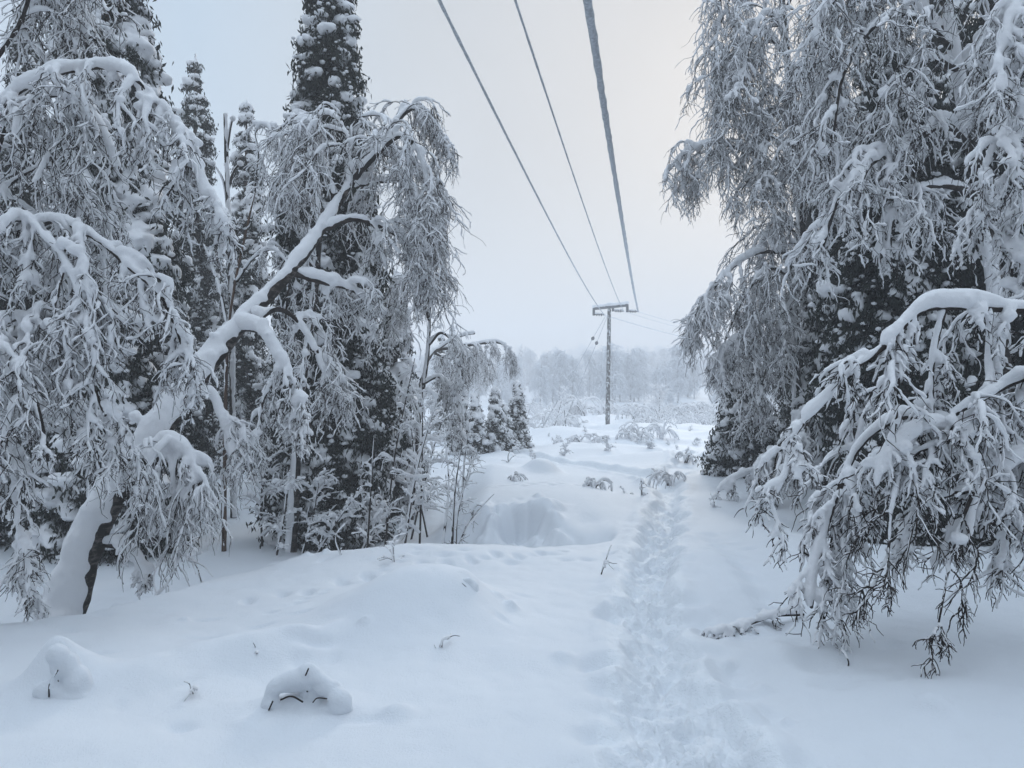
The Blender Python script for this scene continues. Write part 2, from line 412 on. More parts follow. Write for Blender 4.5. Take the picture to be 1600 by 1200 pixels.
def limb(pts, r0, r1, parent, dens=9, L2=.8, sc=1.0, q=1.0, vox=None, n3=9, n4=5, up=.25, grav=.32, matl='twig', flat=False, start=.12, snow_mul=1.0, fsnow=1.0, hands=.26, lab=None, wood_mul=1.4, wander=.22):
    """a main branch given by a line of 3-D points, with drooping twigs and its snow"""
    K = max(10, int(q * 34)); line, L = resample(pts, K)
    D = line[:, 1].mean()
    line = line + .012 * noise3(line * 3.1, 8)[:, None] * rng.normal(size=3)
    wood, big, fine = MB(), MB(), MB()
    f = np.linspace(0, 1, K); rad = r0 + (r1 - r0) * f ** .8
    tubes(wood, line, rad, 8, True, rough=.08)
    rs = min(snow_mul, 1.5) * sc * (.024 + .75 * rad) * np.clip(1.0 + .85 * noise3(np.stack([f * L * 2.6, f * 0 + rng.uniform(0, 99), f * 0], -1), 6), .25, 1.45)
    lc, lr = snow_on(big, line[None], rs[None], rad[None], 10, True, .04, .18)
    nl = int(L * 10); ii = rng.integers(1, K - 1, nl)
    blobs(big, lc[0][ii] + rng.normal(size=(nl, 3)) * lr[0][ii][:, None] * .42, lr[0][ii][:, None] * rng.uniform(.4, .95, (nl, 1)) * [1, 1, .9], 2, .35)
    # secondary branches
    n2 = max(3, int(dens * L * .56)); s = start + (1 - start) * rng.random(n2) ** .85
    p0, tg = along(line[None], s[None]); p0, tg = p0[0], tg[0]
    side = rng.normal(size=(n2, 3)) * [1, .8 if not flat else .3, .35]; side -= (side * tg).sum(-1, keepdims=True) * tg
    d0 = .75 * tg + .8 * nrm(side) + np.array([0, 0, up])
    l2 = L2 * rng.uniform(.45, 1.25, n2) * (1.05 - .45 * s)
    c2 = grow(p0, d0, 12, l2, grav, wander)
    w2 = (.009 * min(1.5, max(.6, L2)) * np.linspace(1, .35, 12))[None] * rng.uniform(.7, 1.3, (n2, 1))
    tubes(wood, c2, w2, 5)
    snow_on(big, c2, sc * snow_mul * .027 * np.ones((n2, 12)) * np.linspace(1.1, .7, 12), w2, 7, True, .07, .4)
    # clumps where snow bridges twigs
    nb = int(n2 * .6 * snow_mul); ii = rng.integers(0, n2, nb); pb, tb = along(c2[ii], rng.uniform(.1, .6, (nb, 1))); pb = pb[:, 0]
    rb = sc * rng.uniform(.022, .062, (nb, 1)) * [1.1, 1.0, .8]
    blobs(big, pb + [0, 0, .02 * sc], rb, 2, .35)
    # tertiary twigs
    m = n3; fr = rng.uniform(.15, 1, (n2, m)); p, t = along(c2, fr); p, t = p.reshape(-1, 3), t.reshape(-1, 3)
    d0 = .8 * t + .6 * rng.normal(size=p.shape) * [1, .9, .5] - np.array([0, 0, .3])
    l3 = np.repeat(l2, m) * rng.uniform(.3, .8, len(p)); l3 = np.clip(l3, .1, .9)
    c3 = grow(p, d0, 10, l3, grav * .8, wander * 1.35)
    w3 = (.0032 * wood_mul * np.linspace(1, .5, 10))[None] * np.ones((len(p), 1)) * (1 + D / 35)
    tubes(wood, c3, w3, 3)
    k = rng.random(len(p)) < .35 + .65 * fsnow
    hk = k & (rng.random(len(p)) < (hands if vox else 0)); k &= ~hk
    snow_on(fine, c3[k], sc * snow_mul * .0120 * np.ones((k.sum(), 10)), w3[k], 5, True, .12, .7, ends=(1, .8))
    if hk.any(): snow_on(big, c3[hk][:, :6], sc * snow_mul * .026 * np.ones((hk.sum(), 6)) * np.linspace(1.15, .7, 6), w3[hk][:, :6], 7, True, .05, .45)
    if n4:
        fr = rng.uniform(.2, 1, (len(p), n4)); pp, tt = along(c3, fr); pp, tt = pp.reshape(-1, 3), tt.reshape(-1, 3)
        d0 = .9 * tt + .7 * rng.normal(size=pp.shape) * [1, .9, .6]
        l4 = np.clip(np.repeat(l3, n4) * rng.uniform(.25, .7, len(pp)), .06, .4)
        c4 = grow(pp, d0, 6, l4, grav * .8, wander * 1.6)
        w4 = (.0020 * wood_mul * np.linspace(1, .5, 6))[None] * np.ones((len(pp), 1)) * (1 + D / 35)
        tubes(wood, c4, w4, 3)
        k = rng.random(len(pp)) < .58 * fsnow
        snow_on(fine, c4[k], sc * snow_mul * .0068 * np.ones((k.sum(), 6)), w4[k], 4, True, .12, .7, ends=(1, .8))
    if vox: big = remesh(big, vox, 2, vox * 1.3, 9)
    o = wood.build('branch', M[matl], parent)
    if lab: o['label'] = lab
    big.merge(fine)
    big.build('snow', M['snow'], o)
    return o

def trunk(pts, r0, r1, parent, matl='bark', sc=1.0, vox=None, side=None, bare=.05, K=40, lump=.5, top=1.0):
    line, L = resample(pts, K); f = np.linspace(0, 1, K)
    wood, big = MB(), MB(); rad = r0 + (r1 - r0) * f
    tubes(wood, line, rad * (1 + .06 * rng.normal(size=K)), 12, True, rough=.06)
    o = wood.build('trunk', M[matl], parent)
    t = nrm(np.gradient(line, axis=0)); hz = np.sqrt(1 - t[:, 2] ** 2)
    if sc > 0:
        nz = noise3(np.stack([f * L * 1.6, 0 * f + 5, 0 * f], -1), 14)
        rs = rad * (.75 + sc * .5) * (1 + .3 * nz) * np.interp(f, [0, .5, 1], [1, .92, top])
        sd = nrm(np.array(side if side is not None else WIND))
        c = line + (np.array([0, 0, 1.0]) * hz[:, None] * .8 + sd * (.35 + .5 * (1 - hz[:, None]))) * (rad * .95 * sc ** .5)[:, None]
        tubes(big, c, rs, 14, True)
        nb = int(L * 9); ii = rng.integers(1, K - 1, nb)
        blobs(big, c[ii] + rng.normal(size=(nb, 3)) * rs[ii][:, None] * .45, rs[ii][:, None] * rng.uniform(.35, .75, (nb, 1)) * [1, 1, 1], 2, .3)
        if vox: big = remesh(big, vox, 2, vox * 1.5, 6.5)
        big.build('snow', M['snow'], o)
    return o

def spruce(base, H, R, label, seed, snow=1.0, levels=None, vox=.03, group=None, prof=.75, needles=1.0, sub=2, name='spruce_tree', low=.02, lean=(0, 0), snowsize=1.0, nmat='needle'):
    r = np.random.default_rng(seed)
    root = thing(name, base, label, 'tree', group)
    base = np.asarray(base, float)
    tr = MB(); k = np.linspace(0, 1, 14)[:, None]
    ax = base + k * np.array([lean[0], lean[1], H]); ax[0] -= [0, 0, .3]
    tubes(tr, ax, (.018 * H * (1 - k[:, 0]) + .012), 8, True); tr.build('trunk', M['redbark'], root)
    lv = levels or int(H * 5.5)
    t = np.sort(np.clip(np.linspace(low, .985, lv) + r.normal(size=lv) * .006, 0, .99))
    nb = np.maximum(4, (6 + 7 * (1 - t) * (R > .5)).astype(int))
    T = np.repeat(t, nb); N = len(T)
    ang = r.uniform(0, 2 * math.pi, N)
    env = np.interp(T, [0, .06, .2, .5, .8, 1], [.72, .95, 1, .74, .36, .03]) if prof is None else np.clip((1 - T) ** prof, 0, 1) * np.interp(T, [0, .08], [.8, 1])
    # uneven outline: clumps of longer and shorter boughs
    lum = 1 + .48 * noise3(np.stack([np.cos(ang) * 1.3 + seed, np.sin(ang) * 1.3, T * H * 1.1], -1), 17) + .12 * r.normal(size=N)
    L = (R * env * lum + .05) * 1.12
    out = np.stack([np.cos(ang), np.sin(ang), 0 * ang], 1)
    p0 = base + T[:, None] * np.array([lean[0], lean[1], H])
    d = nrm(out + np.array([0, 0, .25]) * (.4 + T[:, None])); ch = np.empty((N, 8, 3)); ch[:, 0] = p0
    st = (L / 7)[:, None]
    for j in range(1, 8):
        ch[:, j] = ch[:, j - 1] + d * st
        d = nrm(d + np.array([0, 0, -.26 - .2 * (j > 3)]) + .06 * r.normal(size=(N, 3)))
    cr = MB()
    tubes(cr, ch, (.012 * np.linspace(1, .3, 8))[None] * np.ones((N, 1)), 3)
    # needle sprays
    cnt = np.maximum(6, (needles * 200 * L ** .8)).astype(int)
    b = np.repeat(np.arange(N), cnt); n = len(b)
    f = r.uniform(.08, 1.02, n) ** .8 * 7; i = np.clip(f.astype(int), 0, 6); w = np.clip(f - i, 0, 1.1)[:, None]
    c = ch[b, i] * (1 - w) + ch[b, i + 1] * w; tg = nrm(ch[b, i + 1] - ch[b, i])
    spread = (.03 + .09 * np.minimum(1, L[b]))[:, None]
    c = c + r.normal(size=(n, 3)) * spread * [.8, .8, .3] - np.array([0, 0, 1]) * np.abs(r.normal(size=(n, 1))) * spread * .9
    dr = nrm(.5 * tg + r.normal(size=(n, 3)) * [.6, .6, .4] - np.array([0, 0, .7]))
    ln = r.uniform(.028, .065, (n, 1)) * (.6 + .5 * min(1.2, R)); wd = r.uniform(.010, .018, (n, 1)) * (.6 + .5 * min(1.3, R))
    sd = nrm(np.cross(dr, r.normal(size=(n, 3))))
    v = np.stack([c - dr * ln, c + sd * wd - dr * ln * .2, c + dr * ln, c - sd * wd - dr * ln * .2], 1).reshape(-1, 3)
    cr.add(v, np.arange(n * 4).reshape(-1, 4))
    crown = cr.build('crown', M[nmat], root, smooth=False)
    # snow cushions
    sn = MB()
    keep = r.random(N) < min(1, .75 * snow)
    idx = np.where(keep)[0]
    for lo, hi, num, s0, s1 in ((4.2, 7.0, 2, .06, .14), (2.2, 5.5, 1, .06, .13), (5.0, 7.3, 2, .04, .09)):
        for _ in range(num):
            f = r.uniform(lo, hi, len(idx)); i = np.clip(f.astype(int), 0, 6); w = (f - i)[:, None]
            c = ch[idx, i] * (1 - w) + ch[idx, i + 1] * w
            s = (s0 + (s1 - s0) * r.random((len(idx), 1)) ** 1.7) * (.52 + .36 * np.minimum(1.1, L[idx]))[:, None] * snowsize
            c = c + [0, 0, 1] * s * .55 + r.normal(size=c.shape) * s * .5
            k = r.random(len(idx)) < .85
            blobs(sn, c[k], s[k] * [1.15, 1.15, .72], sub if vox is None else 2, .5, 2.9)
    if vox and vox < .05:      # flecks of snow caught between the needles
        k = r.random(n) < .05 * snow; m = int(k.sum())
        fl = MB(); blobs(fl, v.reshape(-1, 4, 3)[k].mean(1) + [0, 0, .02], r.uniform(.014, .042, (m, 1)) * [1.2, 1.2, .8], 1, .3)
    else: fl = None
    tip = base + np.array([lean[0], lean[1], H])
    blobs(sn, tip + np.array([[0, 0, .03], [.02, 0, -.1], [-.02, .01, -.22]]), np.array([[.05, .05, .07], [.07, .07, .07], [.09, .09, .07]]) * max(.6, snowsize), 2, .3)
    if vox: sn = remesh(sn, vox, 1, vox * 1.1, 9)
    if fl is not None: sn.merge(fl)
    sn.build('snow', M['snow'], crown)
    return root

def bent_sapling(base, n, h, spread, label, seed, group=None, sc=1.0, cat='sapling', name='bent_sapling', twigs=5, thick=1.0):
    """thin stems bowed over by snow"""
    global rng
    keep = rng; rng = np.random.default_rng(seed)
    root = thing(name, base, label, cat, group); base = np.asarray(base, float)
    a = rng.uniform(0, 2 * math.pi, n); d0 = np.stack([np.cos(a) * .25, np.sin(a) * .2, np.ones(n)], 1)
    L = h * rng.uniform(1.2, 1.9, n) * spread
    K = 14; ch = np.empty((n, K, 3)); ch[:, 0] = base + rng.normal(size=(n, 3)) * [.06 * h, .06 * h, 0] - [0, 0, .08]
    d = nrm(d0); st = (L / (K - 1))[:, None]; o = np.stack([np.cos(a), np.sin(a), 0 * a], 1)
    for j in range(1, K):
        ch[:, j] = ch[:, j - 1] + d * st
        d = nrm(d + o * (.12 if j < 7 else .0) - np.array([0, 0, .10 + .25 * (j > 4)]) + .12 * rng.normal(size=(n, 3)))
    w, s = MB(), MB(); w1 = (.006 * thick * np.linspace(1, .4, K))[None] * np.ones((n, 1)) * (1 + base[1] / 60)
    tubes(w, ch, w1, 4)
    snow_on(s, ch, sc * .035 * h ** .5 * np.ones((n, K)), w1, 7, True, .05, .35)
    if twigs:
        p, t = along(ch, rng.uniform(.3, 1, (n, twigs))); p, t = p.reshape(-1, 3), t.reshape(-1, 3)
        c = grow(p, t + .7 * rng.normal(size=p.shape), 6, np.repeat(L, twigs) * rng.uniform(.15, .35, len(p)), .35, .12)
        w2 = (.004 * thick * np.linspace(1, .5, 6))[None] * np.ones((len(p), 1)) * (1 + base[1] / 60)
        tubes(w, c, w2, 3); snow_on(s, c, sc * .024 * h ** .5 * np.ones((len(p), 6)), w2, 6, True, .1, .35)
    st_ = w.build('stem', M['twig'], root); s.build('snow', M['snow'], st_)
    rng = keep
    return root
# @@TREES@@
HAZE, EXPO, ZEN = 0.0056, 0.13, 2.5
# ---------------------------------------------------------------- trees
def L3(*pts):
    return np.array([P(*p) for p in pts])

WELLS += [(P(530, 800, 12)[0], 12, .9, .25), (-4.05, 7.0, .7, .2), (3.9, 9.3, 1.2, .2), (6, 8.5, 1.5, .15)]

def on_ground(u, D):
    x = (u - 800) / F * D
    return np.array([x, D, gz(x, D)])

build_ground()

# --- the leaning birch left of the clearing, its trunk buried under snow
b = on_ground(105, 7.0)
t = thing('birch_tree', b, 'big birch leaning right across the left wood, its trunk capped with thick snow', 'tree')
pts = np.concatenate([[b - [.1, 0, .25]], L3((150, 835, 7.05), (215, 730, 7.2), (300, 610, 7.5), (375, 512, 7.9), (455, 425, 8.4), (505, 358, 8.8), (545, 292, 9.2), (590, 232, 9.6))])
trunk(pts, .125, .02, t, 'bark', 1.3, .02, (-.66, -.40, .62), K=60, top=.8)
for a in [
    dict(pts=L3((545, 292, 9.2), (590, 228, 9.5), (640, 172, 9.7), (675, 180, 9.8), (697, 225, 9.8)), r0=.05, r1=.012, dens=15, L2=.8, start=.2),
    dict(pts=L3((560, 270, 9.3), (620, 215, 9.1), (655, 240, 9.0), (672, 320, 9.0)), r0=.04, r1=.01, dens=13, L2=.8),
    dict(pts=L3((505, 358, 8.8), (555, 342, 9.0), (615, 365, 9.3), (655, 410, 9.5), (672, 460, 9.6)), r0=.04, r1=.01, dens=13, L2=.8),
    dict(pts=L3((545, 292, 9.2), (590, 285, 9.8), (640, 290, 10.2), (662, 360, 10.4)), r0=.035, r1=.01, dens=13, L2=1.0),
    dict(pts=L3((455, 425, 8.4), (500, 440, 8.6), (560, 460, 8.9), (590, 520, 9.1)), r0=.04, r1=.01, dens=10, L2=.7),
    dict(pts=L3((530, 320, 9.0), (500, 240, 9.3), (465, 205, 9.4), (450, 235, 9.5), (445, 290, 9.5)), r0=.03, r1=.01, dens=11, L2=.9),
    dict(pts=L3((548, 290, 9.2), (545, 215, 9.4), (515, 180, 9.5), (480, 200, 9.6)), r0=.03, r1=.01, dens=12, L2=1.2),
    dict(pts=L3((375, 512, 7.9), (410, 520, 7.7), (440, 560, 7.6), (465, 610, 7.5), (490, 685, 7.5)), r0=.035, r1=.01, dens=9, L2=.5, snow_mul=1.25),
    dict(pts=L3((400, 500, 7.9), (440, 485, 8.2), (480, 520, 8.4), (520, 600, 8.5)), r0=.035, r1=.01, dens=12, L2=1.0),
    dict(pts=L3((300, 610, 7.5), (335, 620, 7.5), (355, 660, 7.5), (370, 720, 7.4)), r0=.03, r1=.01, dens=9, L2=.5, snow_mul=1.2),
    dict(pts=L3((235, 725, 7.2), (262, 702, 7.1), (295, 715, 7.0), (312, 760, 6.95)), r0=.05, r1=.012, dens=26, L2=.95, snow_mul=1.25, grav=.5),
    dict(pts=L3((150, 850, 7.05), (185, 855, 7.0), (215, 880, 6.9), (232, 900, 6.85)), r0=.03, r1=.02, dens=4, L2=.25, snow_mul=1.5),
    dict(pts=L3((590, 240, 9.6), (640, 250, 9.9), (672, 300, 10.1), (678, 390, 10.1), (670, 430, 10.1)), r0=.03, r1=.01, dens=14, L2=.8),
]:
    a['dens'] *= 1.3; limb(parent=t, vox=.018, **a)

# --- birch at the left edge whose branches arch in over the picture
b = on_ground(-60, 6.2)
t = thing('birch_tree', b, 'snow loaded birch at the left edge, its arching branches hanging like a curtain', 'tree')
trunk(np.array([b - [0, 0, .2], P(-70, 700, 6.3), P(-80, 450, 6.4), P(-60, 200, 6.5), P(-30, -60, 6.6), P(0, -260, 6.6)]), .11, .03, t, 'bark', .5)
for a in [
    dict(pts=L3((-80, 330, 6.3), (0, 175, 6.0), (75, 122, 5.8), (160, 106, 5.7), (215, 125, 5.6), (262, 178, 5.6), (300, 245, 5.6), (332, 325, 5.6)), r0=.02, r1=.01, dens=13, L2=.6, start=.3, snow_mul=1.35),
    dict(pts=L3((-60, 470, 6.1), (5, 210, 5.9), (40, 165, 5.9), (100, 150, 5.8), (150, 190, 5.8), (190, 270, 5.8)), r0=.02, r1=.01, dens=14, L2=.7, start=.25, snow_mul=1.1),
    dict(pts=L3((-60, 160, 6.4), (10, 70, 6.2), (38, 20, 6.2), (60, -40, 6.2), (130, -70, 6.2), (190, -20, 6.2)), r0=.02, r1=.012, dens=13, L2=.8, start=.2),
    dict(pts=L3((-40, -60, 6.5), (40, -60, 6.5), (100, -20, 6.4), (140, 60, 6.3)), r0=.018, r1=.01, dens=14, L2=.9),
    dict(pts=L3((-60, 420, 6.2), (60, 350, 5.6), (140, 362, 5.4), (205, 420, 5.3), (255, 470, 5.3), (285, 540, 5.3), (292, 590, 5.3)), r0=.022, r1=.012, dens=13, L2=.55, start=.2, snow_mul=1.25),
    dict(pts=L3((-70, 480, 6.2), (20, 350, 5.5), (70, 370, 5.3), (115, 430, 5.2), (145, 520, 5.2)), r0=.02, r1=.01, dens=14, L2=.75, snow_mul=1.3),
    dict(pts=L3((-60, 560, 6.2), (20, 500, 5.4), (80, 520, 5.2), (130, 575, 5.2), (165, 650, 5.2)), r0=.02, r1=.01, dens=15, L2=.65, snow_mul=1.4),
    dict(pts=L3((-60, 600, 6.0), (0, 540, 5.2), (30, 570, 5.1), (60, 640, 5.0), (75, 720, 5.0)), r0=.02, r1=.01, dens=14, L2=.6, snow_mul=1.25),
    dict(pts=L3((-60, 640, 6.2), (60, 600, 5.9), (110, 620, 5.8), (160, 670, 5.8), (205, 720, 5.8)), r0=.018, r1=.01, dens=12, L2=.55),
    dict(pts=L3((-60, 720, 6.1), (0, 690, 5.4), (25, 740, 5.3), (30, 830, 5.3), (22, 910, 5.3)), r0=.02, r1=.01, dens=18, L2=.5, snow_mul=1.3),
    dict(pts=L3((-60, 360, 6.2), (0, 300, 6.1), (70, 260, 6.3), (130, 300, 6.4), (170, 390, 6.5)), r0=.018, r1=.01, dens=15, L2=.9),
]: limb(parent=t, vox=.012, hands=.4, sc=.85, **a)

# --- spruces of the left wood
spruce(on_ground(165, 10.5), 10.6, 1.1, 'wide dark spruce behind the curtain of birch branches at the left edge', 3, 1.1, snowsize=1.5)
spruce(on_ground(518, 11.8), 10.2, 1.0, 'tallest snowy spruce at the clearing edge, its top cut off by the picture', 4, .95, snowsize=1.2, needles=1.7, prof=None)
spruce(on_ground(305, 18), 9.5, .85, 'slim spruce with a pointed snowy top between the left edge spruce and the bare snag', 5, 1.0, vox=.04, prof=.6)
spruce(on_ground(385, 17), 8.1, .62, 'thinner spruce just right of the bare snag, knobbed with snow', 6, 1.1, vox=.04, prof=.55)
spruce(on_ground(618, 13.5), 4.1, .62, 'short spruce heavy with snow right of the tallest spruce', 7, 1.5, snowsize=1.25)
spruce(on_ground(40, 13.5), 9, 1.2, 'dark spruce mostly hidden behind the left edge birch', 8, .9, vox=.04)
spruce(on_ground(-130, 10.5), 9, 1.3, 'spruce outside the left border of the picture', 9, .9, vox=.042)
spruce(on_ground(255, 13.2), 6.3, .9, 'dark spruce right behind the leaning birch trunk', 10, .9, vox=.035)
spruce(on_ground(462, 15.5), 6.4, .7, 'spruce half hidden behind the left flank of the tallest spruce', 12, 1.0, vox=.04)
spruce(on_ground(330, 24), 7.2, 1.1, 'spruce deep in the left wood below the slim pointed spruce', 13, 1.0, vox=.06)

# --- bare snag and the brown sapling birch beside it
b = on_ground(365, 13)
t = thing('dead_snag', b, 'thin leafless snag with stub branches and a snow knob on its tip', 'tree')
trunk(np.array([b, P(362, 520, 13), P(357, 350, 13), P(354, 250, 13), P(352, 178, 13)]), .055, .03, t, 'bark', .35, .013, (.6, -.5, .4))
for pp in (((357, 330), (350, 285), (338, 262), (332, 255)), ((356, 300), (364, 270), (375, 255)), ((354, 240), (360, 200), (364, 185)), ((358, 400), (345, 380), (330, 360))):
    mbw, mbs = MB(), MB(); ln, _ = resample(np.array([P(a[0], a[1], 13) for a in pp]), 8)
    rr = np.linspace(.025, .015, 8); tubes(mbw, ln, rr, 6, True); o = mbw.build('branch', M['twig'], t)
    snow_on(mbs, ln[None], rr[None] * 1.5, rr[None], 8, True, 0, .2); blobs(mbs, ln[-1:], np.array([[.05, .05, .05]])); mbs.build('snow', M['snow'], o)
b = on_ground(350, 10.5)
t = thing('young_birch', b, 'young birch with a bare brown stem standing in front of the leafless snag', 'tree')
trunk(np.array([b, P(354, 560, 10.5), P(366, 450, 10.5), P(385, 360, 10.5), P(398, 300, 10.5)]), .035, .012, t, 'redbark', .15)
for a in [dict(pts=L3((370, 440, 10.5), (395, 405, 10.4), (425, 390, 10.3), (450, 410, 10.2)), r0=.02, r1=.008, dens=8, L2=.5),
          dict(pts=L3((358, 520, 10.5), (345, 455, 10.6), (325, 395, 10.7), (318, 380, 10.7)), r0=.02, r1=.008, dens=5, L2=.4),
          dict(pts=L3((398, 300, 10.5), (405, 240, 10.5), (400, 205, 10.5), (425, 200, 10.5), (440, 240, 10.5)), r0=.012, r1=.006, dens=7, L2=.55, n4=3)]:
    limb(parent=t, **a)

# --- drooping birch in front of the tallest spruce, screen of hanging twigs
b = on_ground(455, 10.6)
t = thing('birch_tree', b, 'birch hanging as a veil of thin twigs before the tallest spruce', 'tree')
trunk(np.array([b - [0, 0, .1], P(470, 640, 10.6), P(490, 480, 10.5), (P(500, 330, 10.4)), P(490, 240, 10.4)]), .07, .03, t, 'bark', .5)
for a in [
    dict(pts=L3((495, 430, 10.5), (475, 400, 10.2), (455, 430, 10.1), (445, 520, 10.0)), r0=.03, r1=.01, dens=10, L2=.8),
    dict(pts=L3((475, 600, 10.6), (445, 580, 10.2), (415, 620, 10.0), (400, 700, 10.0)), r0=.03, r1=.01, dens=12, L2=.9),
]: limb(parent=t, vox=.02, **a)

# --- small birch and thicket of saplings at the edge of the clearing
b = on_ground(640, 12.5)
t = thing('birch_tree', b, 'drooping small birch between the short spruce and the sapling thicket', 'tree')
trunk(np.array([b - [0, 0, .1], P(655, 650, 12.3), P(668, 560, 12.2), P(672, 480, 12.1)]), .05, .02, t, 'bark', .5)
for a in [
    dict(pts=L3((670, 500, 12.1), (655, 450, 12), (635, 440, 11.9), (620, 500, 11.9)), r0=.025, r1=.01, dens=11, L2=.9, n4=4),
    dict(pts=L3((668, 540, 12.2), (690, 520, 12), (715, 550, 11.9), (725, 620, 11.9)), r0=.025, r1=.01, dens=11, L2=.8, n4=4),
    dict(pts=L3((660, 600, 12.2), (690, 590, 12.2), (720, 630, 12.2), (730, 700, 12.2)), r0=.025, r1=.01, dens=11, L2=.7, n4=4),
    dict(pts=L3((660, 620, 12.2), (640, 600, 12), (615, 640, 11.9), (605, 710, 11.9)), r0=.025, r1=.01, dens=11, L2=.7, n4=4),
]: limb(parent=t, **a)

def sapling(base, tip, label, seed, r0=.017, n2=16, L2=.5, sc=1.0, group=None, n3=4, name='sapling', up=.35):
    global rng
    keep = rng; rng = np.random.default_rng(seed)
    if n2 > 8: n3 += 2
    t = thing(name, base, label, 'sapling', group)
    mid = (base + tip) / 2 + rng.normal(size=3) * .05
    line, L = resample(np.array([base - [0, 0, .1], mid, tip]), 20)
    w, s = MB(), MB(); rad = np.linspace(r0, r0 * .3, 20)
    tubes(w, line, rad, 6, True); snow_on(s, line[None], rad[None] * 1.0 + .008, rad[None], 6, True, .2, .3)
    f = rng.uniform(.12, .98, n2); p, tg = along(line[None], f[None]); p, tg = p[0], tg[0]
    sd = rng.normal(size=(n2, 3)) * [1, 1, .2]
    c2 = grow(p, .7 * tg + .7 * nrm(sd), 9, L2 * rng.uniform(.4, 1.2, n2) * (1.1 - .6 * f), .1 - up * .1, .14)
    w2 = (.0055 * np.linspace(1, .4, 9))[None] * np.ones((n2, 1)); tubes(w, c2, w2, 4)
    snow_on(s, c2, sc * .017 * np.ones((n2, 9)), w2, 7, True, .12, .6, ends=(.9, .9))
    blobs(s, along(c2, rng.uniform(.15, .6, (n2, 1)))[0][:, 0] + [0, 0, .015], rng.uniform(.018, .045, (n2, 1)) * sc * L2 ** .5 * [1.1, 1.1, .8], 2, .35)
    fr = rng.uniform(.2, 1, (n2, n3)); pp, tt = along(c2, fr); pp, tt = pp.reshape(-1, 3), tt.reshape(-1, 3)
    c3 = grow(pp, .8 * tt + .6 * rng.normal(size=pp.shape), 6, np.clip(L2 * rng.uniform(.25, .65, len(pp)), .08, .6), .1, .24)
    w3 = (.0035 * np.linspace(1, .5, 6))[None] * np.ones((len(pp), 1)); tubes(w, c3, w3, 3)
    k = rng.random(len(pp)) < .75
    snow_on(s, c3[k], sc * .0078 * np.ones((k.sum(), 6)), w3[k], 5, True, .12, .7, ends=(1, .9))
    o = w.build('stem', M['twig'], t); s.build('snow', M['snow'], o)
    rng = keep
    return t

def gp(u, v):
    """ground point under photo pixel, by marching down the ray"""
    D = np.linspace(2.5, 90, 6000); x = (u - 800) / F * D; z = CZ + (HZ - v) / F * D
    h = height(x, D, False); k = np.argmax(z < h)
    return np.array([x[k], D[k], h[k]])

G = 'saplings crowding the clearing edge'
for i, (u0, D0, u1, v1, lab, n2, L2, sc) in enumerate([
    (600, 10.2, 648, 560, 'dark stemmed sapling leaning right, tallest of the snowy thicket at the clearing edge', 14, .5, 1.2),
    (628, 9.8, 690, 600, 'sapling with a slanting stem in the middle of the snowy thicket', 16, .5, 1.4),
    (572, 9.9, 585, 680, 'thin straight dark sapling before the foot of the tallest spruce', 8, .35, 1.0),
    (655, 10.0, 660, 590, 'white crusted bushy sapling between the slanting stems of the thicket', 20, .55, 1.5),
    (690, 9.6, 694, 672, 'bare upright sapling at the right side of the thicket', 12, .3, .8),
    (706, 9.5, 722, 690, 'thin bare sapling rising beside the outermost twigs of the thicket', 12, .3, .7),
    (640, 11.2, 700, 625, 'arching sapling at the back of the thicket, white with snow', 18, .6, 1.4),
    (670, 10.8, 640, 640, 'sapling tilting left at the back of the thicket', 16, .5, 1.4),
    (720, 11.5, 735, 640, 'low white sapling behind the bare twigs of the thicket', 16, .5, 1.3)]):
    bb = on_ground(u0, D0); sapling(bb, P(u1, v1, D0), lab, 40 + i, n2=max(7, int(n2 * .7)), L2=L2 * .8, sc=sc, group=G)
bb = on_ground(705, 9.2)
for i, (u1, v1, lab, n2) in enumerate([(772, 772, 'bare twig reaching farthest right out of the thicket over the hollow', 7), (752, 800, 'short bare twig low beside the hollow', 6), (732, 735, 'bare twig pointing up right at the corner of the thicket', 7)]):
    sapling(bb + [.03 * i, .02 * i, 0], P(u1, v1, 9.0), lab, 60 + i, r0=.009, n2=n2, L2=.22, sc=.25, group='bare twigs beside the hollow', name='bare_twig', n3=2)
sapling(on_ground(490, 10.5), P(690, 560, 10.4) * 0 + P(560, 768, 10.2), 'fallen branch arched low with snow before the tallest spruce', 71, n2=12, L2=.35, sc=1.6, name='bent_branch')
for i, (u, v, uu, vv) in enumerate([(430, 790, 450, 730), (470, 800, 500, 740), (560, 800, 600, 770), (410, 760, 425, 690)]):
    sapling(on_ground(u, 10.3 + .2 * i), P(uu, vv, 10.2 + .2 * i), ['snowy twig bush left of the tallest spruce, by the drooping birch', 'snow crusted twigs at the foot of the tallest spruce', 'snow bowed twigs between the tallest spruce and the thicket', 'leaning white twigs deep under the leaning birch'][i], 80 + i, n2=14, L2=.4, sc=1.5, group='low twigs under the left trees', name='low_shrub')

# --- arching birch above the small spruces
b = on_ground(652, 20)
t = thing('birch_tree', b, 'far birch bowed into a level arch above the four small spruces', 'tree')
trunk(np.array([b, P(655, 600, 20.5), P(672, 555, 21), P(690, 545, 21.5), P(740, 538, 22), P(780, 534, 22), P(800, 555, 22)]), .09, .03, t, 'bark', .7)
for a in [dict(pts=L3((690, 545, 21.5), (740, 538, 22), (782, 536, 22), (803, 560, 22)), r0=.05, r1=.02, dens=20, L2=.95, n3=8, n4=4, sc=1.1, grav=.5),
          dict(pts=L3((680, 550, 21.4), (700, 535, 21.4), (720, 526, 21.4), (742, 521, 21.4)), r0=.04, r1=.02, dens=4, L2=.4, n4=0, sc=1.4),
          dict(pts=L3((680, 552, 21.4), (700, 560, 22.5), (740, 556, 23), (765, 570, 23)), r0=.04, r1=.02, dens=14, L2=.9, n3=8, n4=4, sc=1.1, grav=.5)]:
    limb(parent=t, **a)
